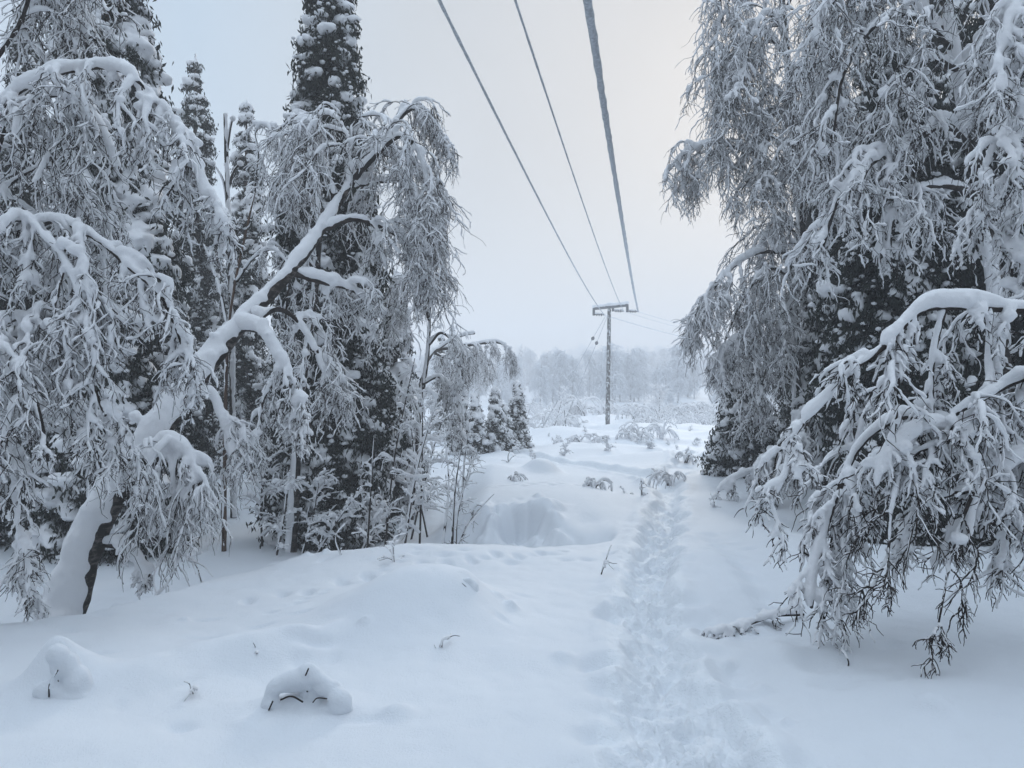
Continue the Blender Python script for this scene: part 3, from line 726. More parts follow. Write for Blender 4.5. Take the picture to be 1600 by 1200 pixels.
for i, (u, D, hh, R, lab) in enumerate([(722, 22, 1.75, .42, 'leftmost of the small snowy spruces under the bowed birch'), (741, 21.5, 1.65, .34, 'slimmest small spruce, whitest of those under the bowed birch'), (774, 22, 1.8, .42, 'small dark spruce under the bowed birch, second from the clearing'),
                                        (808, 23.5, 2.05, .5, 'small spruce closest to the open clearing, right of the bowed birch'), (790, 23, 1.35, .35, 'lowest small spruce squeezed between two taller ones by the bowed birch')]):
    spruce(on_ground(u, D), hh, R, lab, 20 + i, 1.5, 16, .03, 'small spruces under the bowed birch', snowsize=.95, prof=.7, needles=1.6)
spruce(on_ground(707, 32), 4.7, .6, 'distant spruce tip showing above the bowed birch', 27, 1.0, 22, .06)
spruce(on_ground(690, 34), 4.4, .55, 'fainter distant spruce tip left of the other tip above the bowed birch', 28, 1.0, 22, .06)

# --- right wood
b = on_ground(1575, 8.4)
t = thing('birch_tree', b, 'tall birch on the right whose upper trunk shows brown between hanging snowy twigs', 'tree')
trunk(np.array([b - [0, 0, .1], P(1572, 700, 8.4), P(1560, 480, 8.4), P(1530, 300, 8.4), P(1505, 150, 8.4), P(1480, 0, 8.4), P(1465, -140, 8.4)]), .1, .05, t, 'bark', .35)
for a in [
    dict(pts=L3((1525, 250, 8.4), (1480, 195, 8.1), (1440, 212, 7.9), (1360, 256, 7.7), (1310, 310, 7.6), (1285, 390, 7.6)), r0=.055, r1=.012, dens=11, L2=.8, snow_mul=1.4),
    dict(pts=L3((1535, 310, 8.4), (1480, 290, 8.1), (1425, 300, 7.9), (1400, 330, 7.8), (1390, 390, 7.8)), r0=.05, r1=.012, dens=11, L2=.7, snow_mul=1.4),
    dict(pts=L3((1495, 80, 8.4), (1430, 30, 8.2), (1370, 40, 8.0), (1320, 110, 7.9), (1300, 220, 7.8)), r0=.04, r1=.01, dens=12, L2=1.0),
    dict(pts=L3((1485, 20, 8.4), (1420, -60, 8.2), (1350, -50, 8.1), (1290, 20, 8.0), (1265, 110, 8.0)), r0=.04, r1=.01, dens=12, L2=1.1),
    dict(pts=L3((1500, 110, 8.4), (1450, 90, 8.0), (1410, 130, 7.8), (1395, 210, 7.7)), r0=.035, r1=.01, dens=12, L2=.9),
    dict(pts=L3((1480, 0, 8.4), (1510, -70, 8.0), (1560, -50, 7.6), (1585, 30, 7.4), (1590, 140, 7.3)), r0=.04, r1=.01, dens=12, L2=1.0),
    dict(pts=L3((1500, 110, 8.4), (1540, 60, 8.2), (1575, 90, 8.0), (1600, 180, 7.9)), r0=.03, r1=.01, dens=11, L2=.9),
    dict(pts=L3((1490, 60, 8.4), (1400, -10, 8.6), (1330, 60, 8.8), (1290, 170, 8.9), (1280, 260, 8.9)), r0=.035, r1=.01, dens=11, L2=1.0),
]: limb(parent=t, vox=.016, fsnow=.85, **a)

b = on_ground(1700, 6.2)
t = thing('birch_tree', b, 'birch at the right border whose snowy branch tips hang down along the frame', 'tree')
trunk(np.array([b - [0, 0, .1], P(1710, 600, 6.2), P(1700, 300, 6.2), P(1690, 0, 6.2), P(1680, -200, 6.2)]), .1, .05, t, 'bark', .4)
for a in [
    dict(pts=L3((1700, 260, 6.2), (1640, 190, 6.0), (1585, 190, 5.9), (1550, 240, 5.8), (1535, 320, 5.8), (1532, 380, 5.8)), r0=.016, r1=.01, dens=13, L2=.6, snow_mul=1.3),
    dict(pts=L3((1695, 60, 6.2), (1640, -20, 6.0), (1590, 10, 5.9), (1560, 90, 5.8), (1550, 160, 5.8)), r0=.016, r1=.01, dens=14, L2=.7, snow_mul=1.3),
    dict(pts=L3((1700, 330, 6.2), (1650, 280, 6.0), (1610, 300, 5.9), (1590, 370, 5.8), (1580, 440, 5.8)), r0=.016, r1=.01, dens=13, L2=.6, snow_mul=1.3),
]: limb(parent=t, vox=.016, **a)

b = on_ground(1275, 13)
t = thing('birch_tree', b, 'birch left in the right wood, outlined against the bright fog with two sprays reaching out', 'tree')
trunk(np.array([b - [0, 0, .1], P(1268, 620, 13), P(1258, 450, 13), P(1248, 300, 13), P(1235, 150, 13), P(1222, 0, 13), P(1212, -110, 13)]), .11, .04, t, 'bark', .35)
for a in [
    dict(pts=L3((1240, 225, 13), (1195, 217, 12.8), (1160, 235, 12.6), (1120, 226, 12.5), (1078, 236, 12.4), (1045, 268, 12.4)), r0=.045, r1=.012, dens=13, L2=.85, start=.3, sc=1.1),
    dict(pts=L3((1180, 222, 12.7), (1150, 262, 12.6), (1120, 240, 12.5), (1100, 250, 12.5), (1085, 290, 12.5)), r0=.03, r1=.01, dens=13, L2=.7),
    dict(pts=L3((1250, 300, 13), (1215, 260, 12.6), (1180, 270, 12.4), (1150, 310, 12.3)), r0=.03, r1=.01, dens=14, L2=.9),
    dict(pts=L3((1235, 200, 13), (1205, 178, 13.2), (1170, 182, 13.3), (1135, 205, 13.4), (1122, 220, 13.4)), r0=.03, r1=.012, dens=7, L2=.5),
    dict(pts=L3((1222, 0, 13), (1185, -50, 12.8), (1150, -20, 12.7), (1125, 40, 12.6), (1116, 90, 12.6)), r0=.03, r1=.01, dens=16, L2=1.1, sc=1.2),
    dict(pts=L3((1230, 90, 13), (1190, 50, 12.6), (1160, 80, 12.5), (1140, 150, 12.4), (1132, 190, 12.4)), r0=.03, r1=.01, dens=16, L2=1.1, sc=1.1),
    dict(pts=L3((1240, 190, 13), (1210, 140, 12.4), (1180, 170, 12.2), (1165, 190, 12.2)), r0=.03, r1=.01, dens=15, L2=.8),
    dict(pts=L3((1235, 120, 13), (1275, 80, 12.6), (1310, 150, 12.4), (1320, 270, 12.3)), r0=.03, r1=.01, dens=14, L2=1.3),
    dict(pts=L3((1252, 380, 13), (1220, 340, 12.4), (1195, 370, 12.2), (1185, 440, 12.1)), r0=.03, r1=.01, dens=14, L2=1.1),
    dict(pts=L3((1258, 480, 13), (1235, 430, 12.3), (1205, 470, 12.0), (1195, 550, 11.9)), r0=.03, r1=.01, dens=14, L2=1.1),
    dict(pts=L3((1225, 20, 13), (1255, -30, 12.6), (1280, 40, 12.4), (1285, 150, 12.3)), r0=.03, r1=.01, dens=12, L2=1.2),
    dict(pts=L3((1228, 60, 13), (1200, 20, 12.2), (1175, 60, 12.0), (1160, 140, 11.9)), r0=.03, r1=.01, dens=15, L2=1.1),
    dict(pts=L3((1240, 200, 13), (1215, 170, 12.2), (1200, 220, 12.0), (1195, 310, 11.9)), r0=.03, r1=.01, dens=15, L2=1.1),
    dict(pts=L3((1235, 140, 13), (1245, 110, 12.2), (1240, 170, 11.9), (1238, 260, 11.8)), r0=.03, r1=.01, dens=14, L2=1.1),
]:
    a['dens'] *= 1.25; limb(parent=t, vox=.02, q=.8, n4=4, **a)

b = on_ground(1240, 12)
t = thing('birch_tree', b, 'low birch bowing left at the front of the right wood, above the snow cushioned spruce', 'tree')
trunk(np.array([b - [0, 0, .1], P(1245, 600, 12), P(1240, 480, 12), P(1228, 390, 12)]), .07, .035, t, 'bark', .5)
for a in [
    dict(pts=L3((1228, 395, 12), (1185, 395, 11.9), (1145, 418, 11.8), (1110, 460, 11.7), (1090, 520, 11.7)), r0=.035, r1=.012, dens=16, L2=.95, sc=1.2, snow_mul=1.2),
    dict(pts=L3((1235, 430, 12), (1200, 420, 11.7), (1160, 470, 11.6), (1130, 540, 11.6)), r0=.03, r1=.01, dens=16, L2=1.0),
    dict(pts=L3((1240, 480, 12), (1200, 500, 11.6), (1150, 530, 11.5), (1115, 570, 11.5)), r0=.03, r1=.01, dens=15, L2=.7, snow_mul=1.3),
    dict(pts=L3((1244, 560, 12), (1215, 545, 11.6), (1190, 600, 11.4), (1185, 660, 11.4)), r0=.03, r1=.01, dens=14, L2=.8),
]: limb(parent=t, vox=.02, **a)

spruce(on_ground(1405, 9.2), 6.2, 1.2, 'broad dark spruce in the middle of the right wood, behind the snow loaded level branch', 31, 1.2, snowsize=.95, needles=1.4)
spruce(on_ground(1560, 9.8), 7.2, 1.2, 'dark spruce deep in shade at the right border', 32, .6, snowsize=1.1, needles=1.4)
spruce(on_ground(1165, 13.6), 2.05, .62, 'low spruce with round snow cushions at the left foot of the right wood', 33, 1.2, 20, .025, snowsize=1.05, needles=1.8, prof=.45)
spruce(on_ground(1310, 12), 5.6, .95, 'spruce standing behind the low bowing birch of the right wood', 34, 1.1, snowsize=.95)
spruce(on_ground(1480, 12.5), 9, 1.3, 'tall spruce behind the brown trunked birch', 35, .8, vox=.04)
spruce(on_ground(1360, 14.5), 9, 1.2, 'tall spruce at the back of the right wood, seen through birch twigs', 36, .9, vox=.045)
spruce(on_ground(1270, 17), 8, 1.0, 'spruce far back in the right wood behind the outlined birch', 37, .9, vox=.05)
spruce(on_ground(1690, 9), 9, 1.3, 'spruce outside the right border of the picture', 38, .8, vox=.042)
spruce(on_ground(1640, 13), 9, 1.3, 'spruce in the dark corner of the right wood', 39, .8, vox=.05)

# long white limb reaching to the ground left of the right wood
b = on_ground(1225, 11)
t = thing('bent_birch', b, 'small birch bent to the ground, forming a white hump left of the right wood', 'tree')
limb(np.concatenate([[on_ground(1290, 11.5) - [0, 0, .1]], L3((1284, 690, 11.45), (1268, 645, 11.3), (1240, 668, 11.1), (1190, 725, 10.8), (1150, 748, 10.7), (1122, 768, 10.7))]), .03, .012, t, 14, .4, 1.2, vox=.02, snow_mul=1.2, grav=.5)
limb(L3((1268, 648, 11.3), (1240, 715, 10.6), (1205, 760, 10.4), (1190, 790, 10.4)), .03, .012, t, 14, .4, 1.2, vox=.02, grav=.5)

# --- the front birch on the right: level limb, snow pads, twigs hanging to the ground
b = on_ground(1800, 4.9)
t = thing('birch_tree', b, 'nearest birch on the right, with a level snow padded limb and hanging branches', 'tree')
trunk(np.array([b - [0, 0, .2], P(1810, 800, 4.9), P(1800, 550, 4.9), P(1790, 300, 4.9), P(1790, 0, 4.9)]), .1, .06, t, 'bark', .4)
for a in [
    dict(pts=L3((1800, 500, 4.9), (1690, 484, 4.7), (1600, 486, 4.6), (1500, 478, 4.5), (1445, 482, 4.5), (1405, 515, 4.45), (1380, 545, 4.4)), r0=.034, r1=.02, dens=5, L2=.5, snow_mul=1.9, start=.2, up=-.25, lab='level limb padded with snow'),
    dict(pts=L3((1400, 520, 4.45), (1370, 550, 4.4), (1335, 575, 4.35), (1300, 615, 4.3), (1262, 655, 4.3), (1235, 685, 4.3)), r0=.02, r1=.009, dens=7, L2=.4, snow_mul=1.25, start=.1),
    dict(pts=L3((1255, 660, 4.3), (1236, 690, 4.3), (1228, 740, 4.25), (1205, 790, 4.2)), r0=.01, r1=.005, dens=14, L2=.35, snow_mul=1.0),
    dict(pts=L3((1405, 530, 4.45), (1402, 600, 4.4), (1395, 680, 4.4), (1370, 760, 4.35)), r0=.014, r1=.006, dens=12, L2=.4, snow_mul=1.2),
    dict(pts=L3((1800, 620, 4.9), (1660, 575, 4.7), (1590, 595, 4.5), (1520, 632, 4.4), (1490, 650, 4.4), (1482, 690, 4.35)), r0=.035, r1=.012, dens=9, L2=.5, snow_mul=1.8, start=.25),
    dict(pts=L3((1570, 600, 4.5), (1510, 665, 4.5), (1450, 668, 4.4), (1410, 690, 4.4), (1390, 730, 4.4)), r0=.018, r1=.007, dens=12, L2=.4, snow_mul=1.4),
    dict(pts=L3((1800, 720, 4.9), (1690, 690, 4.7), (1590, 720, 4.6), (1530, 770, 4.5), (1510, 830, 4.4)), r0=.03, r1=.01, dens=14, L2=.5, snow_mul=1.4, start=.25),
    dict(pts=L3((1480, 480, 4.5), (1462, 560, 4.5), (1458, 640, 4.5), (1440, 740, 4.45)), r0=.014, r1=.006, dens=13, L2=.4, snow_mul=1.2),
    dict(pts=L3((1550, 484, 4.5), (1545, 560, 4.55), (1560, 650, 4.6), (1550, 740, 4.6)), r0=.014, r1=.006, dens=14, L2=.45, snow_mul=1.1),
    dict(pts=L3((1500, 690, 4.4), (1420, 650, 4.7), (1350, 690, 4.8), (1310, 760, 4.8), (1280, 860, 4.75), (1268, 950, 4.7)), r0=.025, r1=.01, dens=13, L2=.42, snow_mul=1.8),
    dict(pts=L3((1460, 700, 4.6), (1380, 720, 4.9), (1320, 800, 4.9), (1290, 900, 4.8)), r0=.02, r1=.008, dens=13, L2=.4, snow_mul=1.7),
    dict(pts=L3((1480, 690, 4.4), (1420, 720, 4.4), (1395, 790, 4.3), (1385, 870, 4.3), (1350, 940, 4.3)), r0=.014, r1=.005, dens=10, L2=.4, snow_mul=.7),
    dict(pts=L3((1520, 770, 4.45), (1490, 850, 4.3), (1475, 930, 4.2), (1465, 985, 4.15)), r0=.012, r1=.005, dens=9, L2=.35, snow_mul=.6),
    dict(pts=L3((1540, 760, 4.5), (1460, 780, 4.5), (1420, 830, 4.5), (1405, 860, 4.5)), r0=.018, r1=.008, dens=12, L2=.4, snow_mul=1.6),
    dict(pts=L3((1600, 720, 4.7), (1580, 800, 4.6), (1565, 870, 4.6)), r0=.014, r1=.006, dens=16, L2=.4, snow_mul=1.5),
    dict(pts=L3((1640, 500, 4.7), (1600, 600, 4.8), (1590, 700, 4.8), (1570, 800, 4.8)), r0=.014, r1=.006, dens=15, L2=.45, snow_mul=1.3),
    dict(pts=L3((1440, 520, 4.9), (1370, 620, 5.1), (1340, 700, 5.2), (1310, 800, 5.2)), r0=.014, r1=.006, dens=13, L2=.5, snow_mul=1.2),
]: 
    a['dens'] *= 1.25; sm = a.get('snow_mul', 1); a['snow_mul'] = sm * .6 if sm < 1 else .55 + .45 * sm; limb(parent=t, vox=.009, n3=9, n4=3, grav=.2, fsnow=.85, hands=.2, sc=.78, wood_mul=1.6, wander=.17, **a)

bb = gp(1175, 985)
t = thing('fallen_branch', bb, 'branch lying half buried in snow beside the footpath, below the front birch', 'branch')
limb(np.array([gp(1255, 965) + [0, 0, .02], gp(1210, 975) + [0, 0, .05], gp(1165, 985) + [0, 0, .03], gp(1115, 995) + [0, 0, .01]]), .012, .005, t, 26, .26, .8, vox=.009, n3=5, n4=2, grav=.3, snow_mul=.8, wander=.4)

# ---------------------------------------------------------------- small plants of the clearing
bent_sapling(gp(930, 762), 8, .28, 1.0, 'small snow bowed sapling with drooping arms on the mound behind the hollow', 101, thick=1.6, sc=1.2)
bent_sapling(gp(1048, 752), 9, .35, 1.0, 'snow bowed sapling arched over beside the footpath bend', 102, thick=1.4, sc=1.1)
bent_sapling(gp(1072, 718), 7, .3, 1.0, 'smaller snow bowed sapling beyond the arched one by the footpath bend', 103, thick=1.4)
bent_sapling(gp(800, 750), 6, .28, 1.0, 'snow bowed sapling in front of the far left mound', 104, thick=1.5)
for i, (x, y, hh) in enumerate([(-4.2, -3.5, 9), (-2.6, -7, 10), (3.4, -4.5, 9), (5.2, -1.2, 9), (-5.6, .6, 9), (1.6, -9, 11)]):
    spruce((x, y, gz(x, y)), hh, 1.3, 'unseen spruce behind the viewpoint, added to shade the foreground, number one of the six alike'.replace('number one of the', 'one of'), 400 + i, 1.0, 30, .06, 'unseen shading spruces behind the viewpoint', sub=1)  # out of view, added to block sky light and darken the near snow
for i, (u0, v0, u1, v1, n2, L2, sc, lab) in enumerate([
    (300, 1090, 308, 1078, 2, .04, .5, 'short twig tip between the two buried saplings in the foreground'),
    (690, 1010, 700, 998, 2, .04, .5, 'tiny twig tip poking out below the large foreground mound'),
    (539, 865, 543, 815, 3, .05, .3, 'bare upright stick poking out of the snow on the left bank'),
    (616, 876, 634, 834, 5, .16, .8, 'forked frosted twig behind the large foreground mound'),
    (935, 897, 955, 852, 2, .05, .8, 'broken stick leaning right at the edge of the footpath'),
    (795, 722, 812, 692, 7, .25, 1.2, 'frosted tuft of twigs on the far left mound'),
    (1003, 776, 1001, 754, 3, .1, 1.2, 'tiny stick standing at the footpath beyond the hollow'),
    (970, 770, 998, 778, 4, .12, 1.2, 'twig lying on the snow left of the tiny footpath stick'),
    (1113, 790, 1110, 770, 4, .1, 1.2, 'short snowy twig by the hump at the foot of the right wood'),
    (1315, 1035, 1316, 1015, 2, .03, .2, 'tiny twig tip in the snow under the front birch'),
    (380, 1022, 402, 1020, 2, .04, .4, 'dark twig end at the buried hollow left of the foreground sapling')]):
    a = gp(u0, v0); sapling(a, P(u1, v1, a[1]), lab, 120 + i, r0=.008 if a[1] < 9 else .012, n2=n2, L2=L2, sc=sc, n3=2, name='twig')

# buried sapling in the foreground
def buried(base, arcs, balls, label, seed):
    global rng
    keep = rng; rng = np.random.default_rng(seed)
    t = thing('buried_sapling', base, label, 'sapling')
    w, s = MB(), MB()
    for pts, r, rs in arcs:
        ln, L = resample(base + np.array(pts), 16)
        tubes(w, ln, np.full(16, r), 6, True)
        snow_on(s, ln[None], np.full((1, 16), rs), np.full((1, 16), r), 12, True, 0, .2, np.array([0, .6, .6]))
    blobs(s, base + np.array([b[:3] for b in balls]), np.array([b[3:] for b in balls]), 3, .12, 1.5)
    o = w.build('stem', M['twig'], t); remesh(s, .009, 9, .005, 12).build('snow', M['ground'], o)
    rng = keep
b0 = gp(480, 1098) - [0, 0, .055]
buried(b0, [([(-.21, 0, -.02), (-.17, -.01, .08), (-.10, 0, .125), (.0, .01, .14), (.08, .01, .15)], .005, .034), ([(.0, 0, .15), (.08, -.01, .135), (.14, -.03, .09), (.17, -.04, .0)], .005, .036),
            ([(-.115, -.06, .085), (-.06, -.065, .105), (-.005, -.06, .075)], .0042, .006), ([(.045, -.065, .075), (.07, -.075, .10), (.115, -.07, .095)], .0032, .005), ([(.0, .0, .10), (.01, .0, .21)], .004, .03), ([(-.175, -.05, .03), (-.155, -.05, .075)], .004, .006), ([(.005, -.05, .2), (.02, -.05, .235)], .004, .004)],
       [(.0, .01, .19, .06, .045, .05), (.165, -.03, .06, .062, .055, .075), (.10, 0, .125, .075, .05, .045), (-.09, .02, .13, .09, .045, .04), (-.18, .0, .045, .05, .045, .06), (.02, .05, .05, .08, .05, .09), (.12, 0, .0, .12, .08, .06), (-.15, .02, .0, .10, .08, .04), (.0, .03, .0, .12, .08, .05)],
       'small sapling buried in snow lumps, two dark arched twigs showing, in the foreground', 131)
b1 = gp(95, 1085) - [0, 0, .10]
buried(b1, [([(-.03, -.05, .10), (-.02, -.06, .17), (.015, -.05, .235)], .004, .012), ([(0, 0, .0), (-.01, 0, .15), (-.02, 0, .3)], .006, .035)],
       [(-.02, .01, .29, .055, .05, .055), (-.015, .01, .23, .04, .04, .06), (.04, .03, .2, .045, .05, .1), (.07, .03, .13, .07, .07, .1), (-.09, 0, .11, .05, .045, .05), (-.03, .03, .08, .1, .09, .09), (.05, .02, .04, .12, .1, .09)],
       'snow stump with a round cap and a dark forked twig at the left foreground', 132)
b2 = gp(736, 915) - [0, 0, .05]
buried(b2, [([(-.06, -.05, .07), (-.03, -.06, .045), (-.01, -.055, .0)], .004, .004), ([(-.06, 0, .05), (.0, 0, .06), (.03, 0, -.03)], .004, .02)], [(-.01, .02, .04, .055, .045, .05), (.02, .0, .02, .035, .04, .06), (-.05, .03, .01, .07, .06, .05)], 'snow knob with a dark twig on the right flank of the foreground mound', 133)

# meadow shrubs bowed by snow around the pole
G = 'snowy shrubs scattered over the far clearing'
rs = np.random.default_rng(55)
protos = []
def far_copy(root, loc, rz, s, label, group):
    def cp(o, par):
        c = o.copy(); C.objects.link(c); c.parent = par
        for ch in o.children: cp(ch, c)
        return c
    r = cp(root, None); r.location = [float(a) for a in loc]; r.rotation_euler = (0, 0, float(rz)); r.scale = (float(s),) * 3
    r['label'] = label
    if group: r['group'] = group
    return r
named = [(905, 690, .6, 'bowed snowy shrub just left of the foot of the pole'), (938, 690, .5, 'bowed snowy shrub in front of the foot of the pole'), (985, 686, .6, 'low white shrub right of the foot of the pole'), (1000, 685, .8, 'dome of bowed white twigs right of the pole foot'),
         (1035, 686, 1.0, 'largest arched white shrub right of the pole, in front of the far shrubs'), (850, 662, 1.0, 'frosted shrub beside the slanted guy stake'), (990, 652, 1.0, 'frosted shrub behind the pole on the open snow'), (880, 640, 1.4, 'tangle of white twigs left of the pole at the far edge of the clearing')]
for i, (u, v, h, lab) in enumerate(named):
    a = gp(u, v); o = bent_sapling(a, 9, h, 1.0, lab, 200 + i, None, 1.3, 'shrub', 'snowy_shrub', 6, 1.8); protos.append(o)
LABS = 'pale snow bowed shrub out on the far clearing, one of many alike'
for k in range(80):
    D = rs.uniform(48, 85); u = rs.uniform(795, 1170) if k % 3 else rs.uniform(600, 1300)
    if D < 44 and 940 < u < 1100 and k % 2: D += 15
    x = (u - 800) / F * D
    far_copy(protos[k % 8], (x, D, gz(x, D)), rs.uniform(0, 6.28), rs.uniform(.6, 1.3) * (1 if D < 60 else 1.5), LABS, G)
tp = [sapling(gp(u, v), gp(u, v) + [dx, 0, .3], 'small frosted tuft of twigs poking out of the open snow, one of many alike', 230 + i, .008, 12, .2, 1.6, 'frosted tufts in the middle of the clearing', 3, 'twig_tuft') for i, (u, v, dx) in enumerate([(880, 712, .1), (955, 706, -.1), (1010, 700, .05), (1085, 696, .1)])]
for k in range(22):
    D = rs.uniform(15, 46); u = rs.uniform(815, 1120); x = (u - 800) / F * D
    far_copy(tp[k % 4], (x, D, gz(x, D)), rs.uniform(0, 6.28), rs.uniform(.35, .9), tp[0]['label'], tp[0]['group'])
# darker upright bush in the far clearing
a = gp(1030, 648); sapling(a, a + [0, 0, 2.6], 'dark stemmed bush standing upright right of the pole at the end of the clearing', 171, .05, 26, 1.6, 3.5, n3=8, name='bush')
for i, (u, D, uu, vv) in enumerate([(862, 46, 880, 615), (885, 48, 880, 608), (815, 44, 835, 620)]):
    bb = on_ground(u, D); sapling(bb, P(uu, vv, D), ['thin leaning white sapling nearest the slanted stakes', 'upright frosted sapling behind the slanted stakes', 'frosted sapling between the small spruces and the stakes'][i], 180 + i, .03, 14, .8, 2.5, n3=5)

# ---------------------------------------------------------------- forest in the fog
def fog_birch(seed, H, label):
    global rng
    keep = rng; rng = np.random.default_rng(seed)
    t = thing('fog_birch', (0, 0, 0), label, 'tree'); w, s = MB(), MB()
    ln, _ = resample(np.array([(0, 0, -.3), (.1, 0, H * .35), (.0, .1, H * .7), (rng.uniform(-.6, .6), 0, H)]), 20)
    rad = np.linspace(.02 * H, .006 * H, 20); tubes(w, ln, rad, 7, True)
    n2 = 46; f = rng.uniform(.22, .99, n2); p, tg = along(ln[None], f[None]); p, tg = p[0], tg[0]; a = rng.uniform(0, 6.28, n2)
    c2 = grow(p, np.stack([np.cos(a), np.sin(a), .7 + 0 * a], 1), 12, H * .33 * rng.uniform(.5, 1.1, n2) * (1.15 - .7 * f), .22, .12)
    w2 = (.004 * H * np.linspace(1, .4, 12))[None] * np.ones((n2, 1)); tubes(w, c2, w2, 4); snow_on(s, c2, .011 * H * np.ones((n2, 12)), w2, 6, False, .1)
    m = 11; pp, tt = along(c2, rng.uniform(.2, 1, (n2, m))); pp, tt = pp.reshape(-1, 3), tt.reshape(-1, 3)
    c3 = grow(pp, .6 * tt + .7 * rng.normal(size=pp.shape), 7, H * .13 * rng.uniform(.4, 1.2, len(pp)), .3, .14)
    w3 = np.full((len(pp), 7), .0017 * H); tubes(w, c3, w3, 3); snow_on(s, c3, .0055 * H * np.ones((len(pp), 7)), w3, 4, False, .1)
    m = 3; pp, tt = along(c3, rng.uniform(.3, 1, (len(c3), m))); pp, tt = pp.reshape(-1, 3), tt.reshape(-1, 3)
    c4 = grow(pp, .6 * tt + .7 * rng.normal(size=pp.shape), 4, H * .06 * rng.uniform(.4, 1.2, len(pp)), .3, .14)
    snow_on(s, c4, .0035 * H * np.ones((len(pp), 4)), np.full((len(pp), 4), .001 * H), 3, False, .1)
    o = w.build('trunk', M['frosthazebark'], t); s.build('snow', M['rime'], o); rng = keep
    return t
LB = 'pale frosted birch fading into the fog beyond the clearing'
LS = 'grey snowy spruce fading into the fog beyond the clearing'
fb = [fog_birch(300 + i, 7.5, LB) for i in range(4)]
fs = [spruce((0, 0, 0), 10, 1.35, LS, 310 + i, 1.3, 34, .09, None, .8, .6, 1, 'fog_spruce', .06, snowsize=1.5, nmat='frosthazeneedle') for i in range(3)]
GB, GS = 'frosted birches in the fog', 'spruces in the fog'
i = 0
for k in range(375):
    D = 88 + 340 * rs.random() ** 1.25
    u = rs.uniform(640, 1240) if k % 4 else rs.uniform(200, 1500)
    if D < 100 and 900 < u < 1010: D += 15
    x = (u - 800) / F * D; kind = (rs.random() < (.05 if D < 150 else .22))
    src, lab, grp = ((fs[k % 3], LS, GS) if kind else (fb[k % 4], LB, GB)); fk = .8 if kind else 1.0
    s = rs.uniform(.55, 1.15) * fk * np.interp(D, [88, 130, 400], [.75, 1.0, 1.5])
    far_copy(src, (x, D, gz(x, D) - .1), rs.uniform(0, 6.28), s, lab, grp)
for o, lab, grp, (x, D) in zip(fb + fs, [LB] * 4 + [LS] * 3, [GB] * 4 + [GS] * 3, [(-9, 98), (12, 92), (22, 102), (17, 107), (2, 168), (-4, 190), (46, 160)]):
    o.location = (x, D, gz(x, D)); o['group'] = grp

# ---------------------------------------------------------------- pole and wires
pb = on_ground(949, 50); pt = P(952, 482, 50)
t = thing('power_pole', pb, 'rime speckled wooden power pole with a snow topped crossarm in the open clearing', 'pole')
mb = MB(); ln = np.linspace(pb - [0, 0, .4], pt, 30); tubes(mb, ln, np.linspace(.155, .115, 30), 16, True, rough=.03); mb.build('post', M['pole'], t)
aL, aR = P(927, 482.5, 51.2), P(981, 475.5, 48.8); ax = (aR - aL) / 2; cm = (aL + aR) / 2 + [0, 0, -.02]
ax[2] = 0; hd = nrm(ax); pr = np.array([hd[1], -hd[0], 0]) * -1     # pr: along the line, away
if pr[1] < 0: pr = -pr
upv = np.array([0, 0, 1.0])
mb = MB(); box(mb, cm, ax, pr * .07, upv * .09); arm = mb.build('crossarm', M['steel'], t, smooth=False)
mb = MB()
for k in np.linspace(-.98, .98, 26): blobs(mb, [cm + ax * k + upv * (.13 + .02 * rng.random())], [[.12, .12, .10 + .04 * rng.random()]], 2, .25)
blobs(mb, [cm + upv * .2], [[.24, .2, .12]], 2, .2)
remesh(mb, .03, 2).build('snow', M['snow'], arm)
ends = []
for k in (-.97, .16, .97):
    c = cm + ax * k
    mb = MB(); drop = .36
    if abs(k) > .5: box(mb, c - upv * (.09 + drop / 2) + hd * 0, hd * .07, pr * .05, upv * (drop / 2 + .002)); z0 = c - upv * (.09 + drop - .05)
    else: box(mb, c - upv * (.20), hd * .05, pr * .05, upv * .11); z0 = c - upv * .28
    br = mb.build('bracket', M['steel'], t, smooth=False)
    d = nrm(np.array([.6, .15, 0])) if k > -2 else 0
    mb = MB(); tubes(mb, np.linspace(z0, z0 + d * .75, 8), np.full(8, .03), 8, True)
    for j in (.2, .36, .52): tubes(mb, np.linspace(z0 + d * j, z0 + d * (j + .04), 3), np.array([.075, .10, .06]), 12, True)
    ins = mb.build('insulator', M['steel'], t)
    mb = MB(); blobs(mb, [z0 + d * j + upv * .09 for j in (.15, .36, .6)], [[.12, .1, .06]] * 3, 2, .3); mb.build('snow', M['snow'], ins)
    ends.append(z0 + d * .75)
for e, (u0, D0), rad, lab, lumpy in zip(ends, ((686, 8.6), (805, 8.8), (918, 8.2)), (.020, .015, .047),
        ('left overhead power line crusted with thin rime', 'middle overhead power line, thinnest of the three above the clearing', 'right overhead power line wrapped in a thick snow sleeve'), (.12, .12, .12)):
    q = P(u0, 0, D0); K = 420
    yy = np.linspace(-22, e[1], K) if True else 0
    f = (yy - q[1]) / (e[1] - q[1]); ln = q + f[:, None] * (e - q)
    ln[:, 2] += .0007 * (yy - q[1]) * (yy - e[1])
    r = rad * (1 + lumpy * noise3(np.stack([yy * 4, 0 * yy + u0, 0 * yy], -1), 3) + .5 * lumpy * noise3(np.stack([yy * 13, 0 * yy + u0, 0 * yy], -1), 4))
    r = r * np.interp(yy, [0, 15, 50], [1, 1.0, 1.0 if rad > .03 else 1.25])
    mb = MB(); tubes(mb, ln, r, 10, True, rough=.12); o = mb.build('power_line', M['wire'])
    tag(o, lab, 'power line', 'overhead lines toward the camera')
